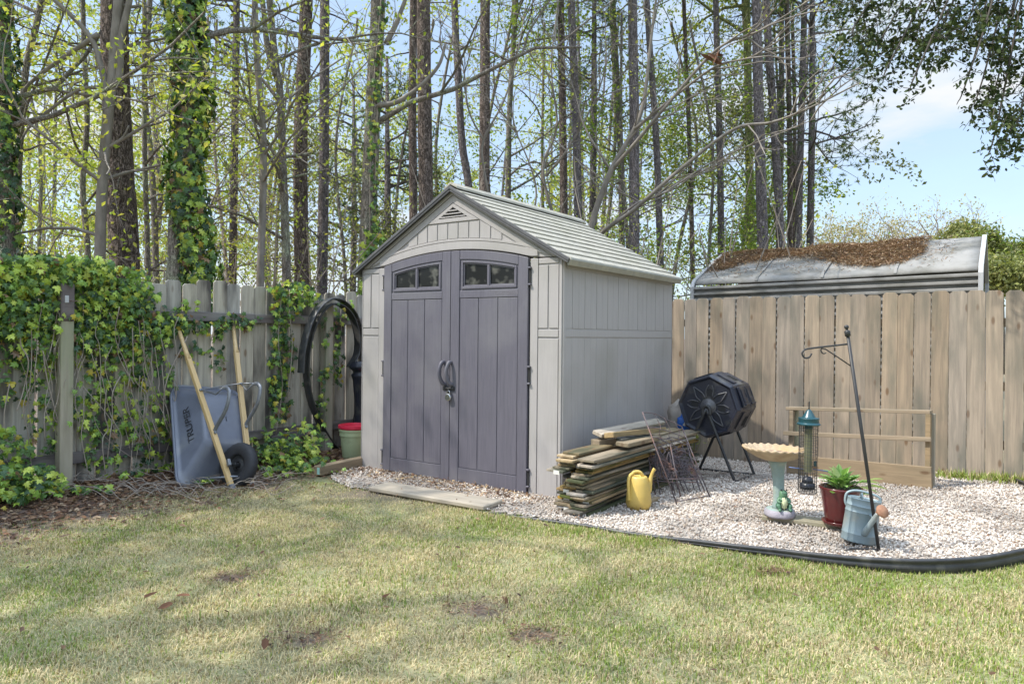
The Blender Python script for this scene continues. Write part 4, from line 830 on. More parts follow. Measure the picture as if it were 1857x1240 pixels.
# ------------------------------------------------------------------ stack of old pickets by the shed side
def sw(u, v, z): # shed frame, measured from its front right corner
    p = Vector((SO.x, SO.y))+FR*(SW+u)+FS*v; return Vector((p.x, p.y, z))
NUM = ['lowest', 'second', 'third', 'fourth', 'fifth', 'sixth', 'seventh', 'eighth', 'ninth', 'tenth', 'eleventh', 'twelfth', 'thirteenth', 'fourteenth', 'fifteenth', 'sixteenth', 'seventeenth', 'eighteenth', 'nineteenth', 'twentieth', 'twenty-first', 'twenty-second']
side = Vector((FR.x, FR.y, 0))
tags_l = {14: (.4, 0), 8: (.3, 1), 4: (.5, 1)}; 
for colm, uc_ in ((0, .245), (1, .385)):
    z = .012+float(gh(*sw(uc_, 0, 0)[:2])); nl = 21
    for k_ in range(nl):
        th = .0158+.0018*rng.random(); z += th/2+.0026
        v0 = -.37+rng.normal()*.028+(.03 if colm == 0 else 0); uo = rng.normal()*.015
        if colm == 0:
            if k_ in (9, 10, 11, 13, 14): v0 += .13
            if k_ in (15, 16): v0 -= .035; uo -= .035
            if k_ in (3, 4, 7): uo -= .03
        else:
            if k_ in (10, 11, 12): uo -= .03; v0 -= .02
            if k_ > 17: uo += .02
            if k_ < 3: v0 -= .02
        z0 = z; a = sw(uc_+uo, v0, z0+rng.normal()*.001); b = sw(uc_+uo+rng.normal()*.02, v0+1.86+rng.uniform(0, .28), z0)
        lbl = f"mossy old picket, {NUM[k_]} {'' if k_ == 0 else 'from the bottom '}in the {'shed side' if colm == 0 else 'outer'} column of the stack"
        o = board('picket_board', a, b, .140, th, M['stack'] if k_ < 19 else M['stack_top'], ear=.014 if rng.random() < .3 else 0, bevel=.002, up=(rng.normal()*.02, rng.normal()*.02, 1))
        tag(o, lbl, 'board', 'old pickets stacked beside the shed')
        if (colm, k_) in ((0, 15), (0, 7), (0, 4), (1, 4), (1, 0), (0, 1)):
            m_ = MB(); box(m_, -.002, -.02, -.020, .0, .028, .008); m_.build('paper_tag', M['paper'], o, M=Matrix.Translation((-.001, -.02, 0)))
        z += th/2
ZT = z
def chunk(p0, p1, wd, th, lbl, up=(0, 0, 1), m_='stack_top'):
    o = board('board_offcut', p0, p1, wd, th, M[m_], bevel=.004, up=up, seg=2); return tag(o, lbl, 'offcut')
chunk(sw(.26, -.30, ZT+.012), sw(.28, .20, ZT+.014), .145, .020, 'pale flat offcut on top of the stack at its near end by the shed')
chunk(at(1079, 803, Y=5.62), at(1112, 797, Y=5.75), .095, .05, 'short pale block under the dark split board on the stack', m_='tan_wood')
chunk(at(1083, 787, Y=5.60), at(1198, 764, Y=6.3), .095, .032, 'dark ended board lying highest on the stack', up=(.12, -.3, 1), m_='stack_top')
chunk(at(1104, 789, Y=5.50), at(1200, 779, Y=6.1), .09, .042, 'thick split board with white marks beside the highest one', up=(-.1, .15, 1), m_='stack_top')
chunk(at(1128, 806, Y=5.45), at(1188, 792, Y=5.95), .11, .035, 'stubby offcut in front of the split boards on the stack', up=(0, -.1, 1), m_='stack_top')
chunk(at(1122, 797, Y=5.52), at(1176, 790, Y=5.9), .055, .018, 'narrow slat lying across the stubby offcut', m_='stack')
chunk(at(1165, 926)+Vector((0, .06, .02)), at(1194, 912)+Vector((0, .05, .02)), .05, .04, 'small wood block on the gravel behind the yellow watering can', m_='tan_wood')

# ------------------------------------------------------------------ yellow watering can
yb = at(1161, 929); yb = Vector((yb.x, yb.y+.07, yb.z+.01)); YC = thing('watering_can', 'yellow plastic watering can standing by the board stack', 'watering can', tuple(yb))
sx_ = .93
mb = MB(); prf = [(0, 0), (.060, 0), (.082, .010), (.092, .035), (.094, .060), (.088, .12), (.076, .19), (.064, .232), (.058, .243), (.045, .246), (.040, .240), (.036, .240), (.036, .225), (0, .22)]
lathe(mb, prf, 40); mb.build('body', M['yellow'], YC, smooth=True)
mb = MB(); tube(mb, spline([(-.05, 0, .215), (-.045, 0, .262), (-.018, 0, .275), (.012, 0, .268), (.035, 0, .236)], 6), [.013]*25, 10, sx=.8); tube(mb, spline([(-.045, -.0, .262), (-.072, -.02, .245), (-.083, -.035, .20), (-.082, -.045, .14), (-.078, -.05, .07)], 6), .012, 10); mb.build('handle', M['yellow'], YC, smooth=True)
mb = MB(); tube(mb, spline([(.070, 0, .13), (.082, 0, .20), (.092, 0, .245), (.108, 0, .285), (.118, 0, .298)], 6), [.026, .025, .024, .023, .022, .020, .018, .017, .016, .015, .014, .013, .0125, .012, .012, .012, .012, .012, .012, .0125, .013, .0135, .014, .014, .014], 12); mb.build('spout', M['yellow'], YC, smooth=True)

# ------------------------------------------------------------------ wrought iron trellises leaning on the stack
def on_Y(px, py, Y): return at(px, py, Y=Y)
tb = at(1260, 910); TR = thing('garden_trellis', 'tall arched rusty iron trellis leaning over the board stack', 'trellis', tuple(tb))
def L_(p): return p-tb
yA, yB = 5.62, 5.25
lt, lb, rt, rb = on_Y(1165, 747, 5.66), at(1229, 918), on_Y(1236, 773, 5.85), at(1289, 905)
mb = MB(); tube(mb, [L_(lt), L_(lb)], .0055, 6); tube(mb, [L_(rt), L_(rb)], .0055, 6); mb.build('upright', M['rust'], TR, smooth=True)
cur = lambda a, b, s_: a+(b-a)*s_
mb = MB(); tube(mb, spline([L_(lt), L_(cur(lt, rt, .3))+V3((0, 0, .022)), L_(cur(lt, rt, .6))+V3((0, 0, .012)), L_(rt)], 6), .0045, 6)
for s_ in (.16, .27):
    a, b = cur(lt, lb, s_), cur(rt, rb, s_); tube(mb, spline([L_(a), L_(cur(a, b, .5))+V3((0, 0, .012)), L_(b)], 5), .004, 6)
for f_ in (.3, .55, .8):
    a, b = cur(lt, rt, f_)+V3((0, 0, .02)), cur(cur(lt, lb, .27), cur(rt, rb, .27), f_); m1_ = cur(a, b, .5); tube(mb, spline([L_(a), L_(m1_)+V3((.014, 0, 0)), L_(cur(a, b, .75))+V3((-.014, 0, 0)), L_(b)+V3((0, 0, -.02))], 5), .003, 5)
mb.build('arched_top', M['rust'], TR, smooth=True)
mb = MB()
for s_ in (.72, .95):
    tube(mb, [L_(cur(lt, lb, s_)), L_(cur(rt, rb, s_))], .004, 6)
mb.build('rung', M['rust'], TR, smooth=True)
def scroll_panel(label, c, W_, H_, dx, lean, n, seed, lay=0):
    r_ = np.random.default_rng(seed); t = thing('scroll_panel', label, 'iron panel', tuple(c)); dx = V3(dx).normalized(); up = V3(lean).normalized(); nrm_ = dx.cross(up)
    P = lambda a, b, k_=0: dx*a+up*b+nrm_*k_
    mb = MB()
    for a in (-W_/2, W_/2): tube(mb, [P(a, 0), P(a, H_)], .0055, 6)
    for a in (-W_*.30, W_*.30): tube(mb, [P(a, 0), P(a, H_*.5)], .004, 6)
    tube(mb, [P(-W_/2, H_*.30), P(W_/2, H_*.30)], .0045, 6); tube(mb, spline([P(-W_/2, H_), P(0, H_*1.10), P(W_/2, H_)], 6), .0045, 6)
    mb.build('frame', M['rust'], t, smooth=True); mb = MB()
    for _ in range(n):
        cx, cy = r_.uniform(-W_*.36, W_*.36), r_.uniform(H_*.38, H_*.93); R_ = r_.uniform(.032, .062); a0 = r_.uniform(0, 6.28); s_ = r_.choice((-1, 1)); tn = r_.uniform(.9, 1.7)
        tube(mb, [P(cx+R_*(1-.75*q)*math.cos(a0+s_*q*tn*2*pi), cy+R_*(1-.75*q)*math.sin(a0+s_*q*tn*2*pi), r_.normal()*.004) for q in np.linspace(0, 1, 20)], .0036, 5)
    for _ in range(n//2):
        p = [(r_.uniform(-W_*.4, W_*.4), r_.uniform(H_*.3, H_*.95)) for _ in range(4)]; tube(mb, spline([P(a, b, r_.normal()*.008) for a, b in p], 5), .0036, 5)
    mb.build('scrolls', M['rust'], t, smooth=True); return t
pl = V3((.83, -.50, 0))
scroll_panel('rusty scrollwork panel nearest the yellow watering can', at(1212, 903), .20, .44, (.85, -.35, 0), (-.15, .30, 1), 22, 3)
scroll_panel('rusty scrollwork panel behind the arched trellis', at(1246, 893), .22, .43, (.80, -.2, .03), (-.22, .34, 1), 20, 5)
scroll_panel('low rusty scroll panel leaning at the right of the trellises', at(1262, 897), .18, .36, (.85, .1, -.05), (-.38, .3, 1), 14, 9)
mb = MB()
for _ in range(16):
    x, y = rng.uniform(1240, 1390), rng.uniform(862, 905); a, b = at(x, y), at(x+rng.uniform(15, 45), y+rng.uniform(-10, 10)); a.z += .02; b.z += .025; tube(mb, spline([a, (a+b)/2+V3((0, 0, .015)), b], 4), .0032, 5)
tag(mb.build('fallen_twigs', M['twig'], smooth=True), 'thin dark twigs lying on the gravel by the trellises', 'twigs', kind='stuff')
for (pts_, lb_) in (([(1290, 889), (1300, 884), (1316, 888), (1335, 896)], 'forked dark twig on the gravel behind the bird bath'), ([(1352, 906), (1366, 903), (1378, 906)], 'short black stick on the gravel left of the bird bath')):
    mb = MB(); tube(mb, spline([at(a, b)+V3((0, 0, .022)) for a, b in pts_], 4), .005, 6); tube(mb, spline([at(*pts_[1])+V3((0, 0, .022)), at(pts_[1][0]+6, pts_[1][1]-8)+V3((0, 0, .05))], 3), .004, 5); tag(mb.build('twig', M['twig'], smooth=True), lb_, 'twig')

# bags behind the composter
g_ = at(1232, 812); bb = Vector((1.72, 7.05, .0)); mb = MB()
v_, f_ = ico(); 
def lump(mb, c, r, seed, n=2, sq=(1, 1, 1)):
    r_ = np.random.default_rng(seed); k, m_ = 18, 12; V = []
    for i_ in range(m_+1):
        for j_ in range(k):
            th, ph = pi*i_/m_, 2*pi*j_/k; d = np.array([math.sin(th)*math.cos(ph), math.sin(th)*math.sin(ph), math.cos(th)])
            q = 1+.12*math.sin(3*d[0]*4+seed)+.10*math.sin(d[1]*9+seed*2)+.08*math.sin(d[2]*11+d[0]*6)
            V.append(np.array(c)+d*r*q*np.array(sq))
    i = np.arange(m_)[:, None]*k; j = np.arange(k)[None, :]; j2 = (j+1) % k
    mb.add(np.array(V), np.stack([i+j, i+k+j, i+k+j2, i+j2], -1).reshape(-1, 4))
bq_ = at(1236, 768, Y=7.15); lump(mb, tuple(bq_), .16, 3, sq=(1, .8, 1.35)); tag(mb.build('sack', M['bag'], smooth=True), 'crumpled pale sack between shed and composter', 'sack')
mb = MB(); bq_ = at(1241, 766, Y=6.95); lump(mb, tuple(bq_), .062, 5, sq=(1.1, .5, 1.25)); o_ = mb.build('packet', M['blue'], smooth=True); tag(o_, 'bright blue plastic packet left of the composter', 'packet')
mb = MB(); box(mb, -.012, -.004, -.03, .012, 0, .03); mb.build('white_mark', M['paper'], o_, M=Matrix.Translation(bq_+V3((.0, -.036, 0))) @ Matrix.Rotation(.5, 4, 'Y'))

# ------------------------------------------------------------------ composter
cN = at(1283, 737, Y=6.62); axc = V3((FS.x, FS.y, 0)); lat = V3((FR.x, FR.y, 0)); up = V3((0, 0, 1)); cb = V3((cN.x, cN.y, float(gh(cN.x, cN.y))))
CO = thing('compost_tumbler', 'black octagonal compost tumbler on a tubular stand by the tan fence', 'composter', tuple(cb)); hz_ = cN.z-cb.z
DRm = thing('drum', None, None); DRm.parent = CO; DRm.matrix_local = Matrix(((lat.x, 0, axc.x, 0), (lat.y, 0, axc.y, 0), (0, 1, 0, hz_), (0, 0, 0, 1)))
Rr, Ld = .300, .54; oc = [(math.cos(math.radians(22.5+45*k_+19)), math.sin(math.radians(22.5+45*k_+19))) for k_ in range(8)]
mb = MB(); secs = [(.0, .02), (.86, .02), (.90, .0), (.94, .0), (1.0, .035), (1.0, .10), (1.05, Ld*.42), (1.05, Ld*.58), (1.0, Ld-.10), (1.0, Ld-.035), (.94, Ld), (.90, Ld), (.86, Ld-.02), (.0, Ld-.02)]
V = [(x*Rr*s_, y*Rr*s_, z_) for s_, z_ in secs for x, y in oc]; k = 8; i = np.arange(len(secs)-1)[:, None]*k; j = np.arange(k)[None, :]; j2 = (j+1) % k
mb.add(np.array(V), np.stack([i+j, i+k+j, i+k+j2, i+j2], -1).reshape(-1, 4)); mb.build('drum_shell', M['black'], DRm, bevel=.006, seg=2)
# relief: petals, slots and hub on both ends
for e_, z_ in ((0, .02), (1, Ld-.02)):
    pet = MB()
    sg = -1 if e_ == 0 else 1
    for q in range(8):
        a = math.radians(41+45*q+ -2); c_, s_ = math.cos(a), math.sin(a); R2 = lambda r, t_: (r*c_-t_*s_, r*s_+t_*c_)
        if q % 2 == 0:
            for t_ in (-.030, .030):
                A_ = [R2(.075, t_*.9)+(z_+sg*.004,), R2(.13, t_*1.15)+(z_+sg*.010,), R2(.18, t_*.6)+(z_+sg*.008,), R2(.225, 0)+(z_+sg*.002,)]
                tube(pet, spline(A_, 4), .006, 6)
        elif q != 5:
            P = [R2(.095, -.020), R2(.155, -.024), R2(.168, 0), R2(.155, .024), R2(.095, .020)]
            slo_ = MB(); prism(slo_, P, z_+sg*.001, z_+sg*.003, lambda u, v, d: (u, v, d)); slo_.build('air_slot', M['dark'], DRm)
            for t_ in (-.034, .034): tube(pet, spline([R2(.08, t_*.8)+(z_+sg*.003,), R2(.15, t_)+(z_+sg*.008,), R2(.20, t_*.45)+(z_+sg*.004,)], 4), .0045, 6)
    lathe(pet, [(0, z_+sg*.035), (.022, z_+sg*.035), (.026, z_+sg*.02), (.050, z_+sg*.022), (.056, z_+sg*.016), (.060, z_+sg*.002), (.075, z_+sg*.001)], 28); pet.build('end_relief', M['relief_grey'], DRm, smooth=True)
# lid side (facing up right) with two door panels, side with slots and ribs
def face(q, z0, z1, a0, a1, h0, h1, mbx, bev=0):
    """box raised on drum facet q: z along the axis, a across the facet (-1..1)"""
    p, r = V3((*oc[q], 0))*Rr*1.03, V3((*oc[(q+1) % 8], 0))*Rr*1.03; m_ = (p+r)/2; t_ = (r-p)/2; nn = m_.normalized()
    v = [tuple(m_+t_*a+nn*h+V3((0, 0, z))) for z in (z0, z1) for a, h in ((a0, h0), (a1, h0), (a1, h1), (a0, h1))]
    mbx.add(v, [(0, 1, 2, 3)[::-1], (4, 5, 6, 7)[::1], (0, 1, 5, 4), (1, 2, 6, 5), (2, 3, 7, 6), (3, 0, 4, 7)])
mb = MB(); fq = 7      # facet turned to the right
for z0, z1 in ((.10, .26), (.275, .44)): face(fq, z0, z1, -.82, .82, -.004, .018, mb)
lid_ = mb.build('lid', M['black'], DRm, bevel=.005, seg=2)
mb = MB()
for z0, z1 in ((.12, .24), (.295, .42)):
    face(fq, z0, z1, -.7, -.55, .018, .032, mb); face(fq, z0+.02, z1-.02, -.50, -.1, .018, .026, mb)
    for t_ in (0, 1): 
        face(fq, z0+t_*(z1-z0-.012), z0+t_*(z1-z0-.012)+.012, -.5, .6, .018, .025, mb)
mb.build('latch', M['black'], lid_, bevel=.004)
for q in range(8):
    if q == fq: continue
    mb = MB(); ds = MB()
    for z_ in ((.12, .20), (.34, .42)): face(q, z_[0], z_[1], -.75, .75, -.004, .008, mb)
    for z_ in (.24, .275, .31): face(q, z_, z_+.016, -.5, .3, .006, .0105, ds)
    mb.build('rib_panel', M['black'], DRm, bevel=.004); ds.build('side_slots', M['dark'], DRm)
st = MB(); hub = [V3((0, 0, hz_)), V3((0, 0, hz_))+axc*Ld]
def lg(a, foot, bend, par=CO):
    m_ = MB(); tube(m_, spline([a, a+(foot-a)*.5, a+(foot-a)*.93, foot+(bend-foot)*.12, bend], 6), .014, 8); m_.build('leg', M['iron'], par, smooth=True)
fl = lambda px, py: at(px, py)-cb+V3((0, 0, .02))
nearR, farR = fl(1352, 869), fl(1371, 857)
hn = V3((0, 0, hz_-.035))-axc*.03; hf = V3((0, 0, hz_-.035))+axc*(Ld+.03)
gz = lambda v: V3((v.x, v.y, float(gh(v.x+cb.x, v.y+cb.y))-cb.z+.02))
nL = gz(hn-lat*.30); nR = gz(hn+lat*.27); fL = gz(hf-lat*.28); fR = gz(hf+lat*.27)
lg(hn+V3((0, 0, .02)), nR, (nR+fR)/2); lg(hn+V3((0, 0, .02)), nL, (nL+fL)/2); lg(hf, fR, (nR+fR)/2); lg(hf, fL, (nL+fL)/2)
mb = MB(); tube(mb, spline([hn-lat*.035-V3((0, 0, .04)), hn-lat*.03+V3((0, 0, .02)), hn+V3((0, 0, .045)), hn+lat*.03+V3((0, 0, .02)), hn+lat*.035-V3((0, 0, .04))], 5), .016, 8); mb.build('hub_bracket', M['iron'], CO, smooth=True)
mb = MB(); tube(mb, [fL, fR], .013, 8); mb.build('foot_bar', M['iron'], CO, smooth=True)
mb = MB(); a_ = at(1262, 832); scatter(mb, LEAFV, LEAFF, np.array([a_.x, a_.y+.1, .0])+rng.normal(size=(46, 3))*np.array([.05, .04, .05])+np.array([0, 0, .12]), rotm(46), rng.uniform(.02, .05, 46), np.tile(np.array([.30, .36, .05]), (46, 1))*rng.uniform(.6, 1.2, (46, 1)))
for k_ in range(7): tube(mb, [(a_.x, a_.y+.1, float(gh(a_.x, a_.y))), (a_.x+rng.normal()*.04, a_.y+.1+rng.normal()*.03, .10), (a_.x+rng.normal()*.07, a_.y+.1+rng.normal()*.05, .18)], .003, 4, col=(.2, .22, .06))
tag(mb.build('weed', M['leaf']), 'small yellow green weed beneath the composter', 'weed')

# ------------------------------------------------------------------ bird bath with frog, on its plank
pa, pb = at(1384, 944), at(1536, 962); pa.z = pb.z = float(gh(pa.x, pa.y))+.036
o_ = board('plank', pa, pb, .15, .030, M['post_old'], bevel=.004); tag(o_, 'mossy plank lying on gravel under the bird bath and pot', 'plank')
o_.data.materials.clear(); o_.data.materials.append(wood('plank_grey', (.30, .27, .19), (.21, .19, .13), (.25, .27, .13), axis=0, orand=.02, knots=False))
bb = at(1418, 938, z=.05); bb = V3((bb.x, bb.y+.04, .052)); BT = thing('bird_bath', 'bird bath with scalloped sandy bowl and frog at its blue green pedestal', 'bird bath', tuple(bb))
tl = at(1410, 832, Y=bb.y)-bb; HB = tl.z
mb = MB(); lathe(mb, [(0, 0), (.100, 0), (.104, .012), (.102, .035), (.092, .048), (.0, .052)], 30, rf=lambda a, i: 1+.03*np.sin(a*5+1)+.02*np.sin(a*11)); mb.build('foot_stone', M['stone'], BT, smooth=True)
mb = MB(); lathe(mb, [(.090, .046), (.085, .054), (.0, .056)], 30, rf=lambda a, i: 1+.03*np.sin(a*5+1)); mb.build('foot_pool', M['bath'], BT, smooth=True)
mb = MB(); hs_ = np.linspace(.05, HB, 12); rr_ = [.052, .046, .040, .038, .037, .037, .038, .040, .043, .048, .056, .070]
cs = [V3((tl.x*(h_/HB), 0, h_)) for h_ in hs_]; tube(mb, cs, rr_, 24, wob=.0); mb.build('pedestal', M['bath'], BT, smooth=True)
mb = MB(); zb_ = HB-.01; sc = lambda a, i: 1+(.022*np.cos(a*26) if i in (4, 5, 6) else 0)
prf = [(.0, 0), (.07, .0), (.13, .020), (.185, .050), (.212, .070), (.222, .084), (.215, .090), (.200, .082), (.165, .055), (.10, .035), (0, .030)]
V0 = len(mb.V); lathe(mb, prf, 156, Matrix.Translation((tl.x-.015, 0, zb_)) @ Matrix.Rotation(.03, 4, 'Y') @ Matrix.Rotation(-.02, 4, 'X'), rf=sc); a_ = np.arange(156)*2*pi/156; mb.V[V0].reshape(len(prf), 156, 3)[4:8, :, 2] += .0045*np.cos(a_*26); mb.build('bowl', M['bowl'], BT, smooth=True)
mb = MB(); lathe(mb, [(0, .046), (.10, .046), (.150, .050)], 48, Matrix.Translation((tl.x-.015, 0, zb_)) @ Matrix.Rotation(.03, 4, 'Y')); mb.build('bowl_dirt', mat('wet_dirt', (.20, .13, .09), .6, (.30, .20, .13), scale=14), BT, smooth=True)
# frog: one skinned body sitting upright with folded arms and haunches
def skinned(name, verts, edges, radii, m_, parent, loc, sub=2):
    me = bpy.data.meshes.new(name); me.from_pydata(verts, edges, []); o = bpy.data.objects.new(name, me); C.objects.link(o); o.parent = parent; o.location = loc
    s_ = o.modifiers.new('skin', 'SKIN'); s_.use_smooth_shade = True
    for v, r in zip(me.skin_vertices[0].data, radii): v.radius = (r, r)
    me.skin_vertices[0].data[0].use_root = True; u_ = o.modifiers.new('sub', 'SUBSURF'); u_.levels = sub; u_.render_levels = sub
    me.materials.append(m_); return o
fv = [(0, 0, .03), (0, 0, .062), (0, -.004, .092), (0, -.020, .102), (.022, -.006, .066), (.036, -.014, .05), (.020, -.030, .047), (-.022, -.006, .066), (-.036, -.014, .05), (-.020, -.030, .047), (.030, .0, .025), (.036, -.024, .034), (.028, -.030, .008), (.034, -.046, .004), (-.030, .0, .025), (-.036, -.024, .034), (-.028, -.030, .008), (-.034, -.046, .004), (.015, -.006, .112), (-.015, -.006, .112)]
fe = [(0, 1), (1, 2), (2, 3), (1, 4), (4, 5), (5, 6), (1, 7), (7, 8), (8, 9), (0, 10), (10, 11), (11, 12), (12, 13), (0, 14), (14, 15), (15, 16), (16, 17), (2, 18), (2, 19)]
frad = [.030, .027, .022, .013, .012, .009, .008, .012, .009, .008, .018, .014, .009, .008, .018, .014, .009, .008, .008, .008]
fr = skinned('frog', fv, fe, frad, M['frogg'], BT, (.002, -.052, .052)); fr.scale = (1.2, 1.15, 1.22)
mb = MB(); lump(mb, (0, -.019, .044), .021, 2, sq=(.95, .72, 1.5)); mb.build('belly', M['frogb'], fr, smooth=True)
mb = MB()
for s_ in (-1, 1): lathe(mb, [(0, -.005), (.0035, -.0035), (.005, 0), (.0035, .0035), (0, .005)], 8, Matrix.Translation((s_*.015, -.013, .116)))
mb.build('eyes', M['letter'], fr, smooth=True)
mb = MB(); tube(mb, spline([(-.016, -.030, .100), (0, -.036, .097), (.016, -.030, .100)], 5), .0015, 5); mb.build('mouth', M['letter'], fr)

# ------------------------------------------------------------------ red pot with plant
rp_ = at(1537, 958, z=.05); rp_ = V3((rp_.x, rp_.y+.10, .053)); PT = thing('plant_pot', 'dark red glazed pot with a leafy green plant on the plank', 'plant pot', tuple(rp_))
mb = MB(); lathe(mb, [(0, 0), (.098, 0), (.112, .008), (.118, .026), (.110, .028), (.100, .014), (0, .014)], 40); mb.build('saucer', M['glaze'], PT, smooth=True, bevel=.002)
mb = MB(); lathe(mb, [(0, .016), (.090, .016), (.096, .03), (.104, .08), (.116, .16), (.126, .215), (.134, .235), (.136, .246), (.130, .250), (.122, .244), (.116, .22), (0, .215)], 44); mb.build('pot_body', M['glaze'], PT, smooth=True)
mb = MB(); lathe(mb, [(.119, .224), (.06, .232), (0, .235)], 24, rf=lambda a, i: 1); mb.build('soil', M['soil'], PT, smooth=True)
LN_ = np.array([(0, 0, 0), (.16, .22, .05), (.20, .48, .07), (.12, .78, .02), (0, 1, -.06), (-.12, .78, .02), (-.20, .48, .07), (-.16, .22, .05), (0, .25, .0), (0, .5, .0), (0, .78, -.03)], float)
LNF = np.array([(0, 1, 8), (8, 1, 2), (8, 2, 9), (9, 2, 3), (9, 3, 10), (10, 3, 4), (0, 8, 7), (8, 6, 7), (8, 9, 6), (9, 5, 6), (9, 10, 5), (10, 4, 5)])
n = 90; a = rng.random(n)*2*pi; rr = np.abs(rng.normal(size=n))*.055; hh = rng.uniform(.24, .34, n)-rr*.4; el_ = rng.uniform(-.1, .75, n)+.5*np.exp(-rr/.03)
d = np.stack([np.cos(a)*np.cos(el_), np.sin(a)*np.cos(el_), np.sin(el_)], 1); upv = np.array([0, 0, 1.]); x = np.cross(d, upv); x /= np.linalg.norm(x, axis=1)[:, None]; zt_ = np.cross(x, d)
mb = MB(); scatter(mb, LN_, LNF, np.stack([np.cos(a)*rr, np.sin(a)*rr, hh], 1), np.stack([x, d, zt_], -1), rng.uniform(.06, .105, n), np.array([.20, .36, .10])*rng.uniform(.6, 1.5, (n, 1))+np.array([.05, .03, .04])*rng.random((n, 1)), jit=.1)
d0 = np.array([[-.28, -.1, .95], [.9, -.35, .12], [.8, -.5, .02], [.95, -.1, .2], [.7, -.6, -.12]]); d0 /= np.linalg.norm(d0, axis=1)[:, None]; x = np.cross(d0, upv+np.array([.3, .3, 0])); x /= np.linalg.norm(x, axis=1)[:, None]
scatter(mb, LN_, LNF, np.array([[-.02, 0, .27], [.10, -.03, .28], [.14, -.03, .26], [.15, -.02, .29], [.09, -.06, .26]]), np.stack([x, d0, np.cross(x, d0)], -1), np.array([.13, .13, .14, .12, .13]), np.tile(np.array([.42, .52, .27]), (5, 1)))
st_ = MB()
for k_ in range(14):
    a1 = rng.random()*6.28; tube(st_, [(0.02*math.cos(a1), .02*math.sin(a1), .23), (.05*math.cos(a1), .05*math.sin(a1), .27), (.09*math.cos(a1), .09*math.sin(a1), .29)], .0025, 5)
mb.build('foliage', M['leaf'], PT); st_.build('stem', mat('plant_stem', (.16, .26, .07), .6), PT)

# ------------------------------------------------------------------ blue zinc watering can, tilted
zb = at(1560, 995); zb = V3((zb.x+.015, zb.y+.06, .0)); ZC = thing('watering_can', 'old pale blue zinc watering can tilted behind the hook pole', 'watering can', tuple(zb))
ZC.rotation_euler = (-.05, .13, -.35); ZC.location.z = .03; ZC.scale = (.89, .89, .87)
mb = MB(); el2 = lambda a, i: 1
lathe(mb, [(0, 0), (.100, 0), (.104, .004), (.104, .012), (.103, .055), (.1045, .058), (.103, .061), (.101, .21), (.1035, .213), (.101, .216), (.1005, .252), (.1035, .255), (.100, .258), (.099, .30), (.101, .304), (.097, .308), (.092, .300), (.06, .302), (.0, .300)], 48, Matrix.Diagonal((1.08, .86, 1, 1))); o_ = mb.build('body', M['can'], ZC, smooth=True); o_.modifiers.new('e', 'EDGE_SPLIT').split_angle = .9
mb = MB(); tube(mb, spline([(-.104, 0, .235), (-.118, 0, .27), (-.112, 0, .325), (-.06, 0, .352), (.02, 0, .352), (.09, 0, .335), (.104, 0, .30)], 6), .0085, 10, sx=1.5); mb.build('handle', M['can'], ZC, smooth=True)
mb = MB(); tube(mb, spline([(-.02, .04, .30), (-.02, .04, .325), (-.02, 0, .338), (-.02, -.04, .325), (-.02, -.04, .30)], 5), .006, 8, sx=1.6); mb.build('lid_hoop', M['can'], ZC, smooth=True)
mb = MB(); sp = [V3((.020, -.072, .075)), V3((.035, -.115, .13)), V3((.055, -.155, .20)), V3((.070, -.180, .25))]; tube(mb, spline(sp, 5), list(np.linspace(.026, .014, 16)), 14); mb.build('spout', M['can'], ZC, smooth=True)
mb = MB(); tube(mb, [V3((.035, -.075, .215)), V3((.062, -.155, .205))], .007, 6, sx=1.8); mb.build('spout_brace', M['can'], ZC, smooth=True)
mb = MB(); dq = V3((.42, -.75, .50)).normalized().to_track_quat('Z', 'Y').to_matrix().to_4x4(); lathe(mb, [(.014, -.03), (.022, .0), (.040, .018), (.045, .022), (.045, .026), (.036, .034), (0, .038)], 28, Matrix.Translation((.080, -.190, .262)) @ dq); mb.build('rose', M['canrust'], ZC, smooth=True)

# ------------------------------------------------------------------ leaning hook pole and the feeder it carries
pf = at(1599, 1002); pf.z = 0; tp = at(1535, 592, Y=pf.y-.03); HP = thing('hook_pole', 'black leaning shepherd hook pole stuck in the gravel', 'hook pole', tuple(pf)); q_ = lambda p: p-pf
dpole = (tp-pf).normalized()
mb = MB(); tube(mb, [V3((0, 0, -.1)), q_(tp)-dpole*.035], .0105, 8); mb.build('pole', M['iron'], HP, smooth=True)
Mt = Matrix.Translation(q_(tp)) @ dpole.to_track_quat('Z', 'Y').to_matrix().to_4x4(); mb = MB(); lathe(mb, [(.0105, -.06), (.016, -.058), (.017, -.03), (.014, -.026), (.007, -.022), (.007, -.016), (.012, -.010), (.0135, -.002), (.010, .007), (0, .010)], 16, Mt); mb.build('finial', M['iron'], HP, smooth=True)
Yp = pf.y-.02; pw = lambda x, y: q_(at(x, y, Y=Yp))
mb = MB(); tube(mb, spline([pw(1536, 624), pw(1505, 627.5), pw(1475, 631), pw(1460, 634), pw(1454.5, 641), pw(1459, 648.5), pw(1467, 648), pw(1472, 641)], 6), .0055, 8); mb.build('hook_arm', M['iron'], HP, smooth=True)
mb = MB(); tube(mb, [pw(1542, 663), pw(1520, 648), pw(1497, 633)]+spline([pw(1497, 633), pw(1490, 632), pw(1489, 637), pw(1493, 641), pw(1498, 640)], 4)[1:], .0038, 6); mb.build('brace', M['iron'], HP, smooth=True)
mb = MB(); tube(mb, spline([pw(1594, 996), pw(1570, 995), pw(1545, 994.5), pw(1539, 996), pw(1537, 1004)], 5), .006, 8); mb.build('foot_spike', M['iron'], HP, smooth=True)
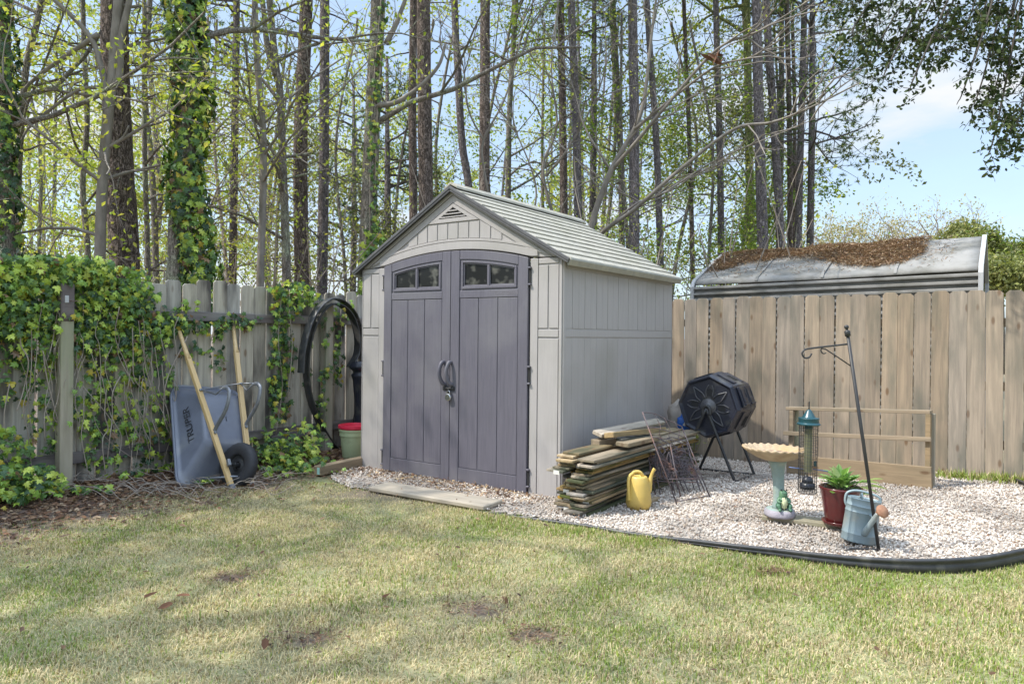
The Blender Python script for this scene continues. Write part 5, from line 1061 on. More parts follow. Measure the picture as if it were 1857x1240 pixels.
fx = at(1465.5, 728, Y=Yp); fb = at(1462, 893, Y=Yp); fl_ = V3((fx.x, fx.y, fb.z)); hF = fx.z-fb.z; FD = thing('bird_feeder', 'green capped caged tube bird feeder hanging from the pole arm', 'bird feeder', tuple(fl_)); FD.rotation_euler = (0, .012, 0)
sc_ = Yp/F0; z_ = lambda py: (893-py)*sc_
mb = MB(); tube(mb, [(0, 0, z_(745)), (0, 0, z_(728))], .004, 6); tube(mb, [(0, 0, z_(729)), q_(at(1463.5, 649, Y=Yp))+pf-fl_], .0009, 4); mb.build('hanger', M['iron'], FD)
R1 = 17.5*sc_
mb = MB(); lathe(mb, [(0, z_(742)), (3*sc_, z_(742.5)), (5*sc_, z_(745)), (11.5*sc_, z_(756)), (R1, z_(757)), (R1+.002, z_(758.5)), (R1, z_(760)), (R1, z_(765.5)), (20.5*sc_, z_(768)), (20*sc_, z_(770)), (12*sc_, z_(770)), (0, z_(769))], 36); o_ = mb.build('cap', M['feeder'], FD, smooth=True); o_.modifiers.new('e', 'EDGE_SPLIT').split_angle = .7
mb = MB(); lathe(mb, [(7*sc_, z_(772)), (7*sc_, z_(855))], 20); mb.build('tube', M['clear'], FD, smooth=True)
mb = MB(); tube(mb, [(0, 0, z_(770)), (0, 0, z_(816))], .007, 8); tube(mb, [(0, 0, z_(770)), (0, 0, z_(777))], .024, 12); mb.build('plunger', M['feeder'], FD)
mb = MB(); lathe(mb, [(0, z_(862)), (6*sc_, z_(864)), (9*sc_, z_(868)), (10*sc_, z_(874)), (9*sc_, z_(875)), (13*sc_, z_(876)), (13*sc_, z_(886)), (0, z_(887))], 24); mb.build('base_cup', M['black'], FD, smooth=True)
mb = MB(); Rc = 16*sc_
for k_ in range(22):
    a = k_*2*pi/22; tube(mb, [(Rc*math.cos(a), Rc*math.sin(a), z_(768)), (Rc*math.cos(a), Rc*math.sin(a), 0)], .0011, 4)
for z in np.linspace(.0, z_(772), 20):
    tube(mb, [(Rc*math.cos(a), Rc*math.sin(a), z) for a in np.linspace(0, 2*pi, 25)], .0011, 4, cap=False)
for k_ in (-2, -1, 0, 1, 2): tube(mb, [(-math.sqrt(Rc**2-(k_*.02)**2)*.99, k_*.0199, .0), (math.sqrt(Rc**2-(k_*.02)**2)*.99, k_*.0199, 0)], .0011, 4)
mb.build('wire_cage', M['iron'], FD)
for s_, y_ in ((-1, 847), (1, 853)):
    mb = MB(); tube(mb, [(s_*.03, -.004, z_(850)), (s_*35*sc_, -.01, z_(y_))], .0035, 6); mb.build('perch', mat('perch_blue', (.10, .14, .28), .5) if s_ < 0 else bpy.data.materials['perch_blue'], FD, smooth=True)
mb = MB(); tube(mb, [(.035, -.02, z_(835)), (.035, -.02, z_(844))], .008, 8); mb.build('port', M['feeder'], FD)

# ------------------------------------------------------------------ raised bed frame in front of the tan fence
a, b = at(1427, 862), at(1690, 889); a.z = float(gh(a.x, a.y)); b.z = float(gh(b.x, b.y)); RB = thing('wooden_rack', 'long low wooden rack of rails standing before the tan fence', 'rack', tuple(b)); D = (a-b); Ln = D.length; D.normalize(); q = lambda p: p-b
zr = lambda px, py, Y: at(px, py, Y=Y)
def rail(name, p, r, th, hgt, m_='tan_wood'): return board(name, q(p), q(r), th, hgt, M[m_], RB, bevel=.003)
hb0, hb1 = (at(1427, 824, Y=a.y).z-a.z), (at(1690, 847, Y=b.y).z-b.z)
mb = MB(); 
rail('base_board', a+V3((0, 0, hb0/2)), b+V3((0, 0, hb1/2)), .035, (hb0+hb1)/2)
Nn = V3((D.y, -D.x, 0)); Nn = Nn if Nn.y > 0 else -Nn
tl_, tr_ = zr(1428, 740, a.y+.06), zr(1689, 747, b.y+.06); ml, mr_ = zr(1421, 785, a.y), zr(1689, 797, b.y)
rail('rail', tl_, tr_, .085, .030); rail('rail', ml, mr_, .030, .038)
for p, t_ in ((a+D*-.03, tl_), (b+D*.04, tr_)):
    for off in (.035, .10):
        p_ = p+Nn*off; m_ = MB(); x0, x1 = (-.035, .035) if off > .05 else (-.02, .02)
        box(m_, x0, -.02, 0, x1, .02, t_.z-.016-p.z); m_.build('leg', M['tan_wood'] if off < .05 else M['post_old'], RB, bevel=.003, M=Matrix.Translation(q(p_)) @ Matrix.Rotation(math.atan2(D.y, D.x), 4, 'Z'))

# ------------------------------------------------------------------ neighbour's metal shed beyond the tan fence
NS = thing('metal_shed', 'old grey metal shed with ribbed sides seen over the tan fence', 'shed', (6.24, 9.5, 0)); nsr = math.atan2(.573, -.82); NS.rotation_euler = (0, 0, nsr)
# local x runs away from the right end along the ridge, local y... towards the yard is +y
LNS = 3.49; sgy = 1.0
test = Matrix.Rotation(nsr, 3, 'Z') @ V3((0, 1, 0)); sgy = 1 if test.y < 0 else -1
def NP(x, y, z): return (x, y*sgy, z-.018*x)
mb = MB(); kx = 24; prof = [(-1.25, 2.14), (-.7, 2.40), (-.05, 2.655), (.0, 2.66), (.25, 2.558), (.5, 2.456), (.75, 2.354), (1.0, 2.252), (1.2, 2.17), (1.26, 2.11)]
xs_ = np.linspace(0, LNS, kx); V = [NP(x, y, z+.010*math.sin(x*2.1+1)*math.sin(y*2)) for x in xs_ for y, z in prof]; k = len(prof); i = np.arange(kx-1)[:, None]*k; j = np.arange(k-1)[None, :]
mb.add(np.array(V), np.stack([i+j, i+k+j, i+k+j+1, i+j+1], -1).reshape(-1, 4)); o_ = mb.build('roof', M['metal_roof'], NS, smooth=True); o_.modifiers.new('s', 'SOLIDIFY').thickness = .02
mb = MB(); P = [(1.27, .0)]; z = .0
pr2 = []; zc = 2.08; 
while zc > -.05: pr2 += [(1.262, zc), (1.295, zc-.012), (1.295, zc-.038), (1.235, zc-.050), (1.235, zc-.078)]; zc -= .085
V = [NP(x, y, z) for x in (0, LNS) for y, z in pr2]; k = len(pr2); mb.add(np.array(V), np.stack([np.arange(k-1), k+np.arange(k-1), k+np.arange(1, k), np.arange(1, k)], -1)); mb.build('ribbed_wall', M['metal_roof'], NS).modifiers.new('s', 'SOLIDIFY').thickness = .01
mb = MB(); box(mb, .02, -1.23 if sgy > 0 else -1.24, 0, LNS-.02, 1.24 if sgy > 0 else 1.23, 2.02)
mb.build('end_wall', M['metal_roof'], NS)
for x0, nm in ((-.05, 'a'), (LNS-.01, 'b')):
    mb = MB(); q = [(1.30, -.05), (1.30, 2.08)]+[(y+.01, z+.02) for y, z in prof[::-1]]+[(-1.29, 2.1), (-1.29, -.05)]
    r_ = [(1.19, -.05), (1.19, 2.04)]+[(y*.965, z-.02) for y, z in prof[::-1]]+[(-1.19, 2.05), (-1.19, -.05)]
    n_ = len(q); V = [NP(x, y, z) for x in (x0, x0+.05) for L in (q, r_) for y, z in L]
    f = []
    for a_ in range(n_-1):
        A_, B_, C_, D_ = a_, a_+1, n_+a_+1, n_+a_; E_ = 2*n_
        f += [(A_, B_, C_, D_), (E_+A_, E_+D_, E_+C_, E_+B_), (A_, E_+A_, E_+B_, B_), (D_, C_, E_+C_, E_+D_)]
    mb.add(V, f); mb.build('end_trim', M['white'], NS)
for x0 in (.86, 1.72, 2.58):
    mb = MB(); q = [(y, z) for y, z in prof[3:]]; V = [NP(x, y, z+h) for x in (x0, x0+.035) for y, z in q for h in (.011, .018)]; n_ = len(q)*2
    f = []
    for a_ in range(0, n_-2, 2): f += [(a_+1, a_+3, n_+a_+3, n_+a_+1), (a_, a_+1, n_+a_+1, n_+a_), (a_, n_+a_, n_+a_+2, a_+2), (a_, a_+2, a_+3, a_+1), (n_+a_, n_+a_+1, n_+a_+3, n_+a_+2)]
    mb.add(V, f); mb.build('seam', M['metal_roof'], NS)
# litter heaps on its roof
def heap(n):
    x = rng.uniform(.62, 3.45, n); y = rng.uniform(-.1, 1.1, n); lim = .62+.34*np.sin((x-.75)*2.6+.4)+.18*(vnoise(x, y*0, 2.2, 77)-.5)*2
    k = (y < lim) & (y > (-.1)) & (vnoise(x, y, 3.5, 78)+rng.random(n)*.35 > .42); return x[k], y[k]
x, y = heap(30000); n = len(x); x = np.concatenate([x, rng.uniform(.3, 3.4, 1500)]); y = np.concatenate([y, np.clip(rng.normal(.55, .3, 1500), -.1, 1.15)]); x += rng.normal(size=len(x))*.03; y = np.clip(y+rng.normal(size=len(x))*.035, -.12, 1.18); n = len(x); zr_ = np.interp(y, [p[0] for p in prof], [p[1] for p in prof])-.018*x
hgt = .10*np.clip(1-((y-.25)/.6)**2, 0, 1)*np.clip(vnoise(x, y, 3, 79)*1.6-.3, 0, 1)*rng.random(n)*(y < .9)
Lm = np.array(Matrix.Rotation(nsr, 3, 'Z')); Pw = np.stack([x, y*sgy, zr_+.012+hgt+rng.random(n)*.02], 1)@Lm.T+np.array([6.24, 9.5, 0])
b_ = np.array([(.34, .22, .14), (.44, .30, .19), (.22, .14, .09), (.56, .43, .30), (.28, .18, .12)]); mb = MB(); SL = LEAFV*np.array([.5, 1.5, 1])
scatter(mb, SL, LEAFF, Pw, rotm(n, .45), rng.uniform(.02, .045, n), b_[rng.integers(0, 5, n)]*rng.uniform(.7, 1.2, (n, 1)), jit=.4)
tag(mb.build('roof_litter', M['litter']), 'brown heap of bark, needles and leaves on the metal shed roof', 'leaves', kind='stuff')

# ------------------------------------------------------------------ trees
DIA = np.array([(0, -.5, 0), (.30, -.05, .10), (0, .55, 0), (-.30, -.05, .10)], float); DIAF = np.array([(0, 1, 2), (0, 2, 3)])
SPR = np.array([(.50, .56, .08), (.40, .50, .07), (.58, .60, .12), (.30, .40, .06), (.50, .47, .13)]); GRN = np.array([(.20, .30, .045), (.27, .38, .055), (.14, .22, .035), (.36, .44, .08)]); OLV = np.array([(.30, .32, .10), (.22, .25, .09), (.36, .35, .14), (.16, .18, .07)])
DRK = np.array([(.055, .085, .028), (.08, .115, .035), (.035, .06, .02), (.12, .15, .05)]); PNE = np.array([(.10, .17, .06), (.07, .13, .05), (.15, .21, .08), (.20, .22, .10)]); TAN_ = np.array([(.46, .38, .20), (.38, .33, .16), (.50, .44, .24), (.32, .33, .14)])
def leaves(mb, P, s0, s1, pal, jit=.2, rnd=None):
    n = len(P); c = pal[rng.integers(0, len(pal), n)]*rng.uniform(.75, 1.25, (n, 1)); scatter(mb, DIA, DIAF, np.asarray(P), rotm(n), rng.uniform(s0, s1, n), c, jit=jit)
def tufts(mb, P, r, pal, k=12):
    """pine needle tufts: sprays of thin long faces"""
    P = np.repeat(np.asarray(P), k, 0); n = len(P); d = rng.normal(size=(n, 3)); d[:, 2] += .25; d /= np.linalg.norm(d, axis=1)[:, None]; s_ = np.cross(d, rng.normal(size=(n, 3))); s_ /= np.linalg.norm(s_, axis=1)[:, None]
    L = r*rng.uniform(.6, 1.1, (n, 1)); w_ = .0095*r/.15; c = pal[rng.integers(0, len(pal), n)]*rng.uniform(.7, 1.2, (n, 1))
    V = np.stack([P-s_*w_, P+s_*w_, P+d*L], 1).reshape(-1, 3); mb.add(V, np.arange(3*n).reshape(-1, 3), np.repeat(c, 3, 0))
def grow(mb, p, d, L, r, lev, tips, droop=-.02, spread=.75, nch=4, k=5, wig=.16):
    n = 5; pts = [V3(p)]; d = V3(d).normalized()
    for _ in range(n):
        d = (d+V3(rng.normal(size=3))*wig+V3((0, 0, -droop))).normalized(); pts.append(pts[-1]+d*(L/n))
    tube(mb, pts, np.linspace(r, r*.35, n+1), k if lev > 0 else 4, cap=False)
    if lev == 0: tips += [tuple(pts[q]) for q in (2, 3, 4, 5)]; return
    for c in range(nch):
        t = rng.uniform(.25, 1.0); q = int(t*n); q = min(q, n-1); b = pts[q]+(pts[q+1]-pts[q])*(t*n-q if t*n-q < 1 else .5)
        dd_ = (pts[q+1]-pts[q]).normalized(); sd_ = V3(rng.normal(size=3)); sd_ = (sd_-dd_*sd_.dot(dd_)).normalized()
        grow(mb, b, dd_*(1-spread*.55)+sd_*spread, L*rng.uniform(.45, .65), r*.5*(1-t*.35), lev-1, tips, droop, spread, nch, k, wig)
    tips.append(tuple(pts[-1]))
def clump(tips, per, sd_): 
    T = np.array(tips); return np.repeat(T, per, 0)+rng.normal(size=(len(T)*per, 3))*sd_
def trunk_pts(wp, Y, H, lo=-.1):
    P = [at(a, b, Y=Y) for a, b in wp]; s0 = (P[1]-P[0])/max((P[1]-P[0]).z, .01); base = P[0]-s0*(P[0].z-lo)*.6; base.z = lo
    s1 = (P[-1]-P[-2])/max((P[-1]-P[-2]).z, .01); dirz = V3((s1.x*.6, s1.y, 1)); top = P[-1]+dirz*max(H-P[-1].z, .3)
    return [base]+P+[P[-1]+(top-P[-1])*.5, top]
def tree(label, wp, wpx, Y, H, bk, kind='pine', taper=.62, cat='tree', group='trees standing beyond the back fences', name=None, pal=None, nl=0, stubs=6, seed=None, ivy=None, crown_z=None, sides=12, limb_dirs=None, leaf=(.06, .09), tz=None):
    T = thing(name or ('pine_tree' if kind == 'pine' else 'hardwood_tree'), label, cat, (0, 0, 0), group=group)
    P = spline(trunk_pts(wp, Y, H), 5); b0 = P[0].copy(); T.location = b0; L = [p-b0 for p in P]; rb = wpx/2*Y/F0; zz_ = np.array([p.z for p in P]); rad = rb*(1.06-(1-taper)*np.clip(zz_/H, 0, 1)*1.35); rad = np.maximum(rad, .012); rad[0] *= 1.25
    br = MB(); tube(br, L, rad, sides, wob=.07); tips = []; cz = crown_z or max(H*.62, 4)
    ix = lambda z: min(range(len(L)), key=lambda q: abs(L[q].z-z))
    for _ in range(stubs):
        z = rng.uniform(2.2, cz); q = L[ix(z)]; a = rng.random()*6.28; rr = rad[ix(z)]; grow(br, (q.x, q.y, z), (math.cos(a), math.sin(a), rng.uniform(-.1, .5)), rng.uniform(.5, 1.5), .018, 1, [] if kind == 'pine' else tips, 0, nch=3)
    cr_ = MB()
    if kind == 'pine':
        for _ in range(14):
            z = rng.uniform(cz, H*.97); q = L[ix(z)]; a = rng.random()*6.28; f = 1.1-(z-cz)/(H-cz)*.7; grow(br, (q.x, q.y, z), (math.cos(a), math.sin(a), .15), 2.3*f, .045, 1, tips, 0, nch=5)
        tufts(cr_, clump(tips, 2, .16), .26, PNE, 9)
    else:
        nb = 9
        for _ in range(nb):
            z = rng.uniform(H*.28, H*.95); q = L[ix(z)]; a = rng.random()*6.28; grow(br, (q.x, q.y, z), (math.cos(a), math.sin(a), .55), H*.24*rng.uniform(.7, 1.2), max(rb*.38, .02), 2, tips, 0, nch=4)
        leaves(cr_, clump(tips, max(1, int(nl*.62)//max(len(tips), 1)+1), .10), leaf[0], leaf[1], pal if pal is not None else SPR)
    br.build('trunk', bk, T, smooth=True)
    if cr_.n: cr_.build('crown', M['leaf'], T)
    return T, L, rad, b0
def trunk_ivy(label, T, L, rad, b0, z0, z1, n, extra=.06, s0=.075, s1=.115, arc=(0, 2*pi), light=.45, st=True):
    t = thing('ivy_vine', label, 'ivy', tuple(b0)); zs = rng.uniform(z0, z1, n); Lz = np.array([p.z for p in L]); cx = np.interp(zs, Lz, [p.x for p in L]); cy = np.interp(zs, Lz, [p.y for p in L]); r = np.interp(zs, Lz, rad)
    a = rng.uniform(arc[0], arc[1], n)+(.35*np.sin(zs*2.3) if arc[1]-arc[0] < 3 else 0); rr = r+extra*(.4+.9*rng.random(n))*(1+.35*np.sin(zs*3+a)); nn = np.stack([np.cos(a), np.sin(a), .15+0*a], 1)
    P = np.stack([cx+np.cos(a)*rr, cy+np.sin(a)*rr, zs], 1); up_ = nn+rng.normal(size=(n, 3))*.42; up_ /= np.linalg.norm(up_, axis=1)[:, None]; dn = np.array([0, 0, -1.])+rng.normal(size=(n, 3))*.5; y = dn-up_*(dn*up_).sum(1)[:, None]; y /= np.linalg.norm(y, axis=1)[:, None]
    mb = MB(); scatter(mb, IV, IVF, P, np.stack([np.cross(y, up_), y, up_], -1), rng.uniform(s0, s1, n), ivycol(n, light), jit=.12); mb.build('foliage', M['gloss_leaf'], t)
    mb = MB()
    for k_ in range(3):
        a0 = arc[0]+(arc[1]-arc[0])*rng.random(); zq_ = np.linspace(max(z0-.3, 0), z1, 14); tube(mb, [V3((float(np.interp(z, Lz, [p.x for p in L]))+math.cos(a0+.3*math.sin(z))*(float(np.interp(z, Lz, rad))+.012), float(np.interp(z, Lz, [p.y for p in L]))+math.sin(a0+.3*math.sin(z))*(float(np.interp(z, Lz, rad))+.012), z)) for z in zq_], .010, 5)
    mb.build('stem', M['twig'], t, smooth=True); return t
# nearest trees behind the left fence
r_ = tree('ivy covered trunk at the far left edge of the wood', [(12, 470), (6, 250), (0, 0)], 30, 8.6, 13, M['hard'], 'hard', nl=2600, stubs=3); trunk_ivy('dark ivy wrapping the leftmost trunk', *r_, 1.5, 8, 1500, .07, light=.25)
tree('slim dark leaning trunk just right of the leftmost ivy trunk', [(30, 470), (34, 300), (48, 120), (75, 0)], 13, 9.5, 11, M['hard'], 'hard', nl=2200)
r_ = tree('big dark pine trunk behind the pale forked tree', [(226, 470), (216, 300), (210, 150), (207, 0)], 50, 9.6, 18, M['pine'], stubs=5)
T_, L_2, rad_, b_2 = tree('pale grey forked tree in front of the big dark pine', [(181, 480), (186, 330), (198, 190), (203, 150)], 19, 8.9, 7.2, M['pale'], 'hard', nl=1200, name='forked_tree', stubs=2, taper=.8)
mb = MB(); w8 = lambda a, b, Y=8.9: at(a, b, Y=Y)-b_2
tube(mb, spline([w8(200, 160), w8(216, 140), w8(219, 70), w8(233, 10), w8(245, -60), w8(262, -200)], 5), np.linspace(.05, .03, 26), 10); tube(mb, spline([w8(196, 175), w8(183, 120), w8(165, 70), w8(120, 20), w8(60, -30)], 5), np.linspace(.045, .02, 21), 8)
tube(mb, spline([w8(178, 62), w8(130, 95), w8(80, 130), w8(40, 170), w8(10, 250)], 5), np.linspace(.032, .016, 21), 8); tube(mb, spline([w8(180, 158), w8(140, 165), w8(90, 200), w8(50, 235), w8(25, 290)], 5), np.linspace(.024, .012, 21), 8)
tube(mb, spline([w8(200, 262), w8(222, 250), w8(234, 228)], 5), .012, 6)
mb.build('fork', M['pale'], T_, smooth=True)
tree('slender trunk left of the pale forked tree', [(160, 470), (150, 340), (158, 220), (152, 80)], 11, 10.5, 9, M['hard'], 'hard', nl=2600)
tree('thin sapling right of the big dark pine', [(268, 480), (262, 250), (262, 0)], 10, 11, 10, M['hard'], 'hard', nl=1800)
tree('thin crooked trunk between big pine and ivy column', [(283, 490), (275, 300), (262, 160), (270, 40)], 12, 12.5, 11, M['hard'], 'hard', nl=1600)
r_ = tree('thick trunk wrapped in a bright ivy column', [(322, 500), (326, 400), (337, 250), (335, 120), (334, 0)], 38, 9.2, 14, M['hard'], 'hard', nl=3000, stubs=3, name='hardwood_tree')
T5, L5, rad5, b5 = r_; L6 = [p.copy() for p in L5]
for p in L6: p.x += .05 if p.z > 3.2 else .05+.30*(3.2-p.z)/1.4
trunk_ivy('thick bright ivy column climbing the trunk left of centre', T5, L6, rad5*.9, b5, 1.6, 8, 3300, .12, .08, .12, light=.6)
tree('smooth narrow trunk right of the ivy column', [(472, 510), (478, 270), (467, 120), (462, 0)], 14, 10.5, 11, M['pale'], 'hard', nl=900, stubs=4)
T_, L_2, rad_, b_2 = tree('trunk that forks high beside the smooth narrow one', [(520, 510), (513, 300), (507, 160), (499, 110)], 17, 11.5, 9, M['hard'], 'hard', nl=1200)
mb = MB(); w8 = lambda a, b, Y=11.5: at(a, b, Y=Y)-b_2; tube(mb, spline([w8(503, 140), w8(486, 90), w8(478, 20), w8(470, -80)], 5), np.linspace(.06, .03, 16), 8); tube(mb, spline([w8(504, 180), w8(470, 140), w8(430, 122), w8(385, 117)], 5), np.linspace(.035, .012, 16), 6); mb.build('fork', M['hard'], T_, smooth=True)
tree('straight dark pine left of the two stout central trunks', [(547, 500), (545, 250), (556, 0)], 27, 13.5, 19, M['pine'], stubs=6)
tree('brown straight trunk with flaking bark in the left centre', [(584, 510), (588, 250), (589, 0)], 20, 14, 19, M['pine2'], stubs=5)
r_ = tree('leaning mossy trunk with an ivy strand left of the shed roof', [(664, 500), (672, 300), (680, 120), (686, 0)], 31, 11.5, 16, M['hard'], 'hard', nl=1600, stubs=3); trunk_ivy('thin ivy strand climbing the leaning trunk left of the shed', *r_, 1.9, 7.5, 260, .04, .06, .095, arc=(-1.5, -.3), light=.8); trunk_ivy('bright ivy tuft at the foot of the leaning trunk', *r_, 1.9, 3.1, 150, .12, .09, .14, arc=(-1.7, .5), light=.95)
mb = MB(); w8 = lambda a, b, Y=11.4: at(a, b, Y=Y)-r_[3]; tube(mb, spline([w8(686, 192), w8(720, 185), w8(760, 158), w8(795, 120), w8(808, 80)], 5), np.linspace(.05, .02, 21), 8); tube(mb, spline([w8(700, 80), w8(720, 40), w8(735, 0), w8(760, -60)], 5), np.linspace(.05, .02, 16), 8); mb.build('limb', M['pale'], r_[0], smooth=True)
SPEC = [('dark pine trunk touching the left of a stout pine behind the roof', [(750, 440), (748, 200), (750, 0)], 16, 15, 'pine'), ('stout pine trunk with plated bark behind the roof peak', [(773, 420), (770, 200), (768, 0)], 28, 13, 'pine'),
        ('curved slim trunk right of the roof peak', [(852, 360), (838, 260), (830, 120), (824, 0)], 15, 16, 'pine2'), ('straight pine with grey bark behind the front of the roof', [(878, 380), (879, 200), (880, 0)], 21, 15, 'pine'), ('slender leafy trunk above the roof front half', [(921, 390), (924, 200), (936, 0)], 12, 18, 'hard'),
        ('slim straight pine above the middle of the roof', [(1023, 410), (1020, 200), (1017, 0)], 15, 16.5, 'pine'), ('reddish slim pine above the middle of the roof', [(1049, 420), (1044, 200), (1036, 0)], 16, 15.5, 'pine2'), ('thin leaning trunk behind the pale branches', [(1128, 430), (1122, 200), (1112, 0)], 11, 19, 'pine2'),
        ('thick pine above the rear of the shed roof', [(1150, 470), (1150, 200), (1147, 0)], 20, 15, 'pine2'), ('narrow flaky pine right of the thick rear one', [(1198, 490), (1190, 250), (1173, 0)], 13, 16, 'pine2'), ('very thin dark pine just right of the shed eave', [(1256, 490), (1250, 250), (1240, 0)], 9, 18, 'pine'),
        ('thin grey pine over the left end of the metal shed', [(1308, 470), (1305, 250), (1298, 0)], 13, 17, 'pine2'), ('mossy trunk with yellow green foliage over the metal shed', [(1362, 470), (1358, 250), (1354, 0)], 17, 18, 'moss'), ('tallest thick pine right of the mossy trunk', [(1384, 470), (1376, 200), (1372, 0)], 20, 15, 'pine2'),
        ('leaning pine joined low by a second stem', [(1416, 460), (1406, 260), (1389, 0)], 16, 16, 'pine2'), ('thin dark pine between the two right hand pines', [(1433, 460), (1432, 250), (1427, 0)], 11, 18, 'pine'), ('rightmost pine at the edge of the open sky', [(1447, 465), (1452, 250), (1459, 0)], 13, 17, 'pine2'), ('slim dark pine close left of the rightmost pine', [(1440, 460), (1441, 200), (1436, 0)], 8, 20, 'pine')]
for lb, wp, wd, Yd, bk in SPEC: tree(lb, wp, wd, Yd, 19 if 'pine' in bk else 15, M[bk], 'pine' if 'pine' in bk else 'hard', nl=2600, pal=OLV if bk == 'moss' else SPR, stubs=5)
# leafy understorey trees filling the gaps
US = [('bright yellow green tree behind the far left of the fence', 70, 17, 9.5, SPR, 9000, .09), ('light leafy tree behind the forked trunk', 215, 19, 9, SPR, 7000, .09), ('spindly spring tree right of the ivy column', 410, 16, 8, TAN_, 2600, .07), ('open leafy sapling behind the two narrow trunks', 500, 20, 8.5, SPR, 2600, .09),
      ('brownish tangled tree left of the leaning mossy trunk', 625, 15, 5.8, OLV, 4200, .07), ('small tangled tree behind the left of the roof', 710, 16, 6.2, OLV, 3600, .07), ('evergreen leafy tree above the roof front', 905, 19, 11, GRN, 5200, .09), ('fresh green tree above the middle of the roof', 985, 21, 9.5, SPR, 4800, .10), ('airy green tree left of the thick rear pine', 1095, 20, 12, GRN, 5600, .10), ('dense green tree behind the pale branches', 1140, 17, 9, GRN, 5200, .08),
      ('light green tree right of the shed eave', 1225, 20, 10, SPR, 5600, .10), ('bushy green tree over the left end of the metal shed', 1285, 17, 7, GRN, 5200, .08), ('yellow green tree among the right hand pines', 1345, 21, 13, OLV, 8000, .11), ('feathery green tree behind the rightmost pines', 1375, 20, 5.5, GRN, 6500, .09), ('pale spring sapling above the left fence', 370, 13, 6, TAN_, 1600, .06), ('sparse yellow tree behind the straight dark pine', 560, 23, 11, SPR, 5200, .11), ('small fresh tree behind the stout pine', 800, 22, 11, SPR, 5200, .11)]
for lb, px_, Yd, H, pal, nl, ls in US: tree(lb, [(px_, 480), (px_+rng.normal()*14, 260), (px_+rng.normal()*30, 60)], 8, Yd, H, M['twig'] if pal is TAN_ else M['hard'], 'hard', nl=nl, pal=pal, stubs=7, name='leafy_tree', leaf=(ls*.7, ls*1.2), sides=7)
# dark pine foliage seen high among the trunks
def needle_tree(lb, px_, py, Yd, rx, rz, n, H, pal=PNE):
    c = at(px_, py, Y=Yd); T = thing('pine_tree', lb, 'tree', (c.x, c.y, 0), group='trees standing beyond the back fences'); mb = MB(); br = mb; tube(br, [V3((0, 0, -.1)), V3((.05, 0, H*.5)), V3((0, 0, H))], [.10, .08, .03], 8); tips = []
    for _ in range(n):
        z = c.z+rng.uniform(-rz, rz); a = rng.random()*6.28; grow(br, (0, 0, z), (math.cos(a), math.sin(a), .1), rx*rng.uniform(.5, 1), .03, 1, tips, 0, nch=4)
    br.build('trunk', M['pine2'], T, smooth=True); mb = MB(); tufts(mb, clump(tips, 2, .16), .14, pal, 12); mb.build('crown', M['leaf'], T)
needle_tree('dark needled pine high right of the ivy column', 425, 30, 16, 2.0, 1.3, 16, 16); needle_tree('dull needled pine low beside the leaning mossy trunk', 700, 290, 16, 1.2, 1.3, 14, 7.5); needle_tree('blue green needled pine left of the reddish pine', 1075, 80, 18, 1.3, 1.5, 12, 13)
needle_tree('dark needled pine whose boughs reach into the open sky', 1470, 120, 17, 2.1, 2.4, 26, 13); needle_tree('needled pine between the tallest and the rightmost pine', 1415, 60, 19, 1.7, 2.2, 20, 15); needle_tree('dull needled pine left of centre', 640, 280, 19, 1.6, 1.2, 14, 8)

# pale bare branched tree leaning over the shed roof
pb_ = at(1085, 440, Y=11.6); BT_ = thing('bare_tree', 'pale smooth tree with long bare branches sweeping right over the roof', 'tree', (pb_.x, pb_.y, 0)); wq = lambda a, b, Y: at(a, b, Y=Y)-V3((pb_.x, pb_.y, 0))
mb = MB(); tw = MB(); tipsb = []
MAIN = [([(1062, 470), (1075, 400), (1108, 310), (1150, 235), (1168, 180), (1182, 60), (1195, -40)], .085, 11.4, 11.0), ([(1075, 470), (1090, 424), (1150, 380), (1230, 310), (1330, 235), (1400, 222), (1470, 195), (1560, 150)], .055, 11.0, 9.0), ([(1108, 310), (1150, 262), (1210, 190), (1300, 90), (1380, 55), (1470, 0)], .050, 11.3, 9.5), ([(1150, 235), (1230, 170), (1300, 120), (1370, 100), (1440, 40)], .038, 11.1, 9.6), ([(1090, 424), (1150, 372), (1200, 352), (1300, 290), (1420, 240), (1480, 215)], .030, 11.0, 9.5),
        ([(1040, 470), (1000, 380), (985, 300), (1010, 230), (1000, 120), (1015, -20)], .050, 12.6, 12.6), ([(990, 320), (1030, 270), (1080, 180), (1110, 90), (1160, 20)], .032, 12.5, 11.8), ([(900, 420), (878, 310), (877, 255), (915, 180), (940, 90), (958, -20)], .045, 13.2, 13.2), ([(877, 255), (850, 200), (840, 120), (820, 40)], .028, 13.2, 13.2), ([(960, 420), (972, 340), (940, 250), (905, 190), (880, 120)], .028, 12.8, 12.6),
        ([(1108, 310), (1060, 230), (1040, 160), (1000, 60)], .030, 11.6, 12), ([(1000, 250), (1060, 300), (1100, 330), (1150, 370)], .018, 12, 11.6)]
for pts_, r0, Y0, Y1 in MAIN:
    n_ = len(pts_); r0 *= .68; S_ = spline([wq(a, b, Y0+(Y1-Y0)*k_/(n_-1)) for k_, (a, b) in enumerate(pts_)], 6); tube(mb, S_, np.linspace(r0, r0*.25, len(S_)), 8, cap=True)
    for _ in range(8):
        q = int(rng.integers(len(S_)//4, len(S_)-1)); dd_ = (S_[q+1]-S_[q]).normalized(); grow(tw, S_[q], dd_+V3(rng.normal(size=3))*.5+V3((0, 0, .15)), rng.uniform(.7, 1.5), .013, 1, tipsb, 0, nch=4, wig=.2, spread=.6)
mb.build('branches', M['pale'], BT_, smooth=True); tw.build('twigs', M['pale'], BT_, smooth=True)
mb = MB(); sel = [t_ for t_ in tipsb if rng.random() < .35]; leaves(mb, clump(sel, 2, .04), .03, .05, SPR); mb.build('buds', M['leaf'], BT_)
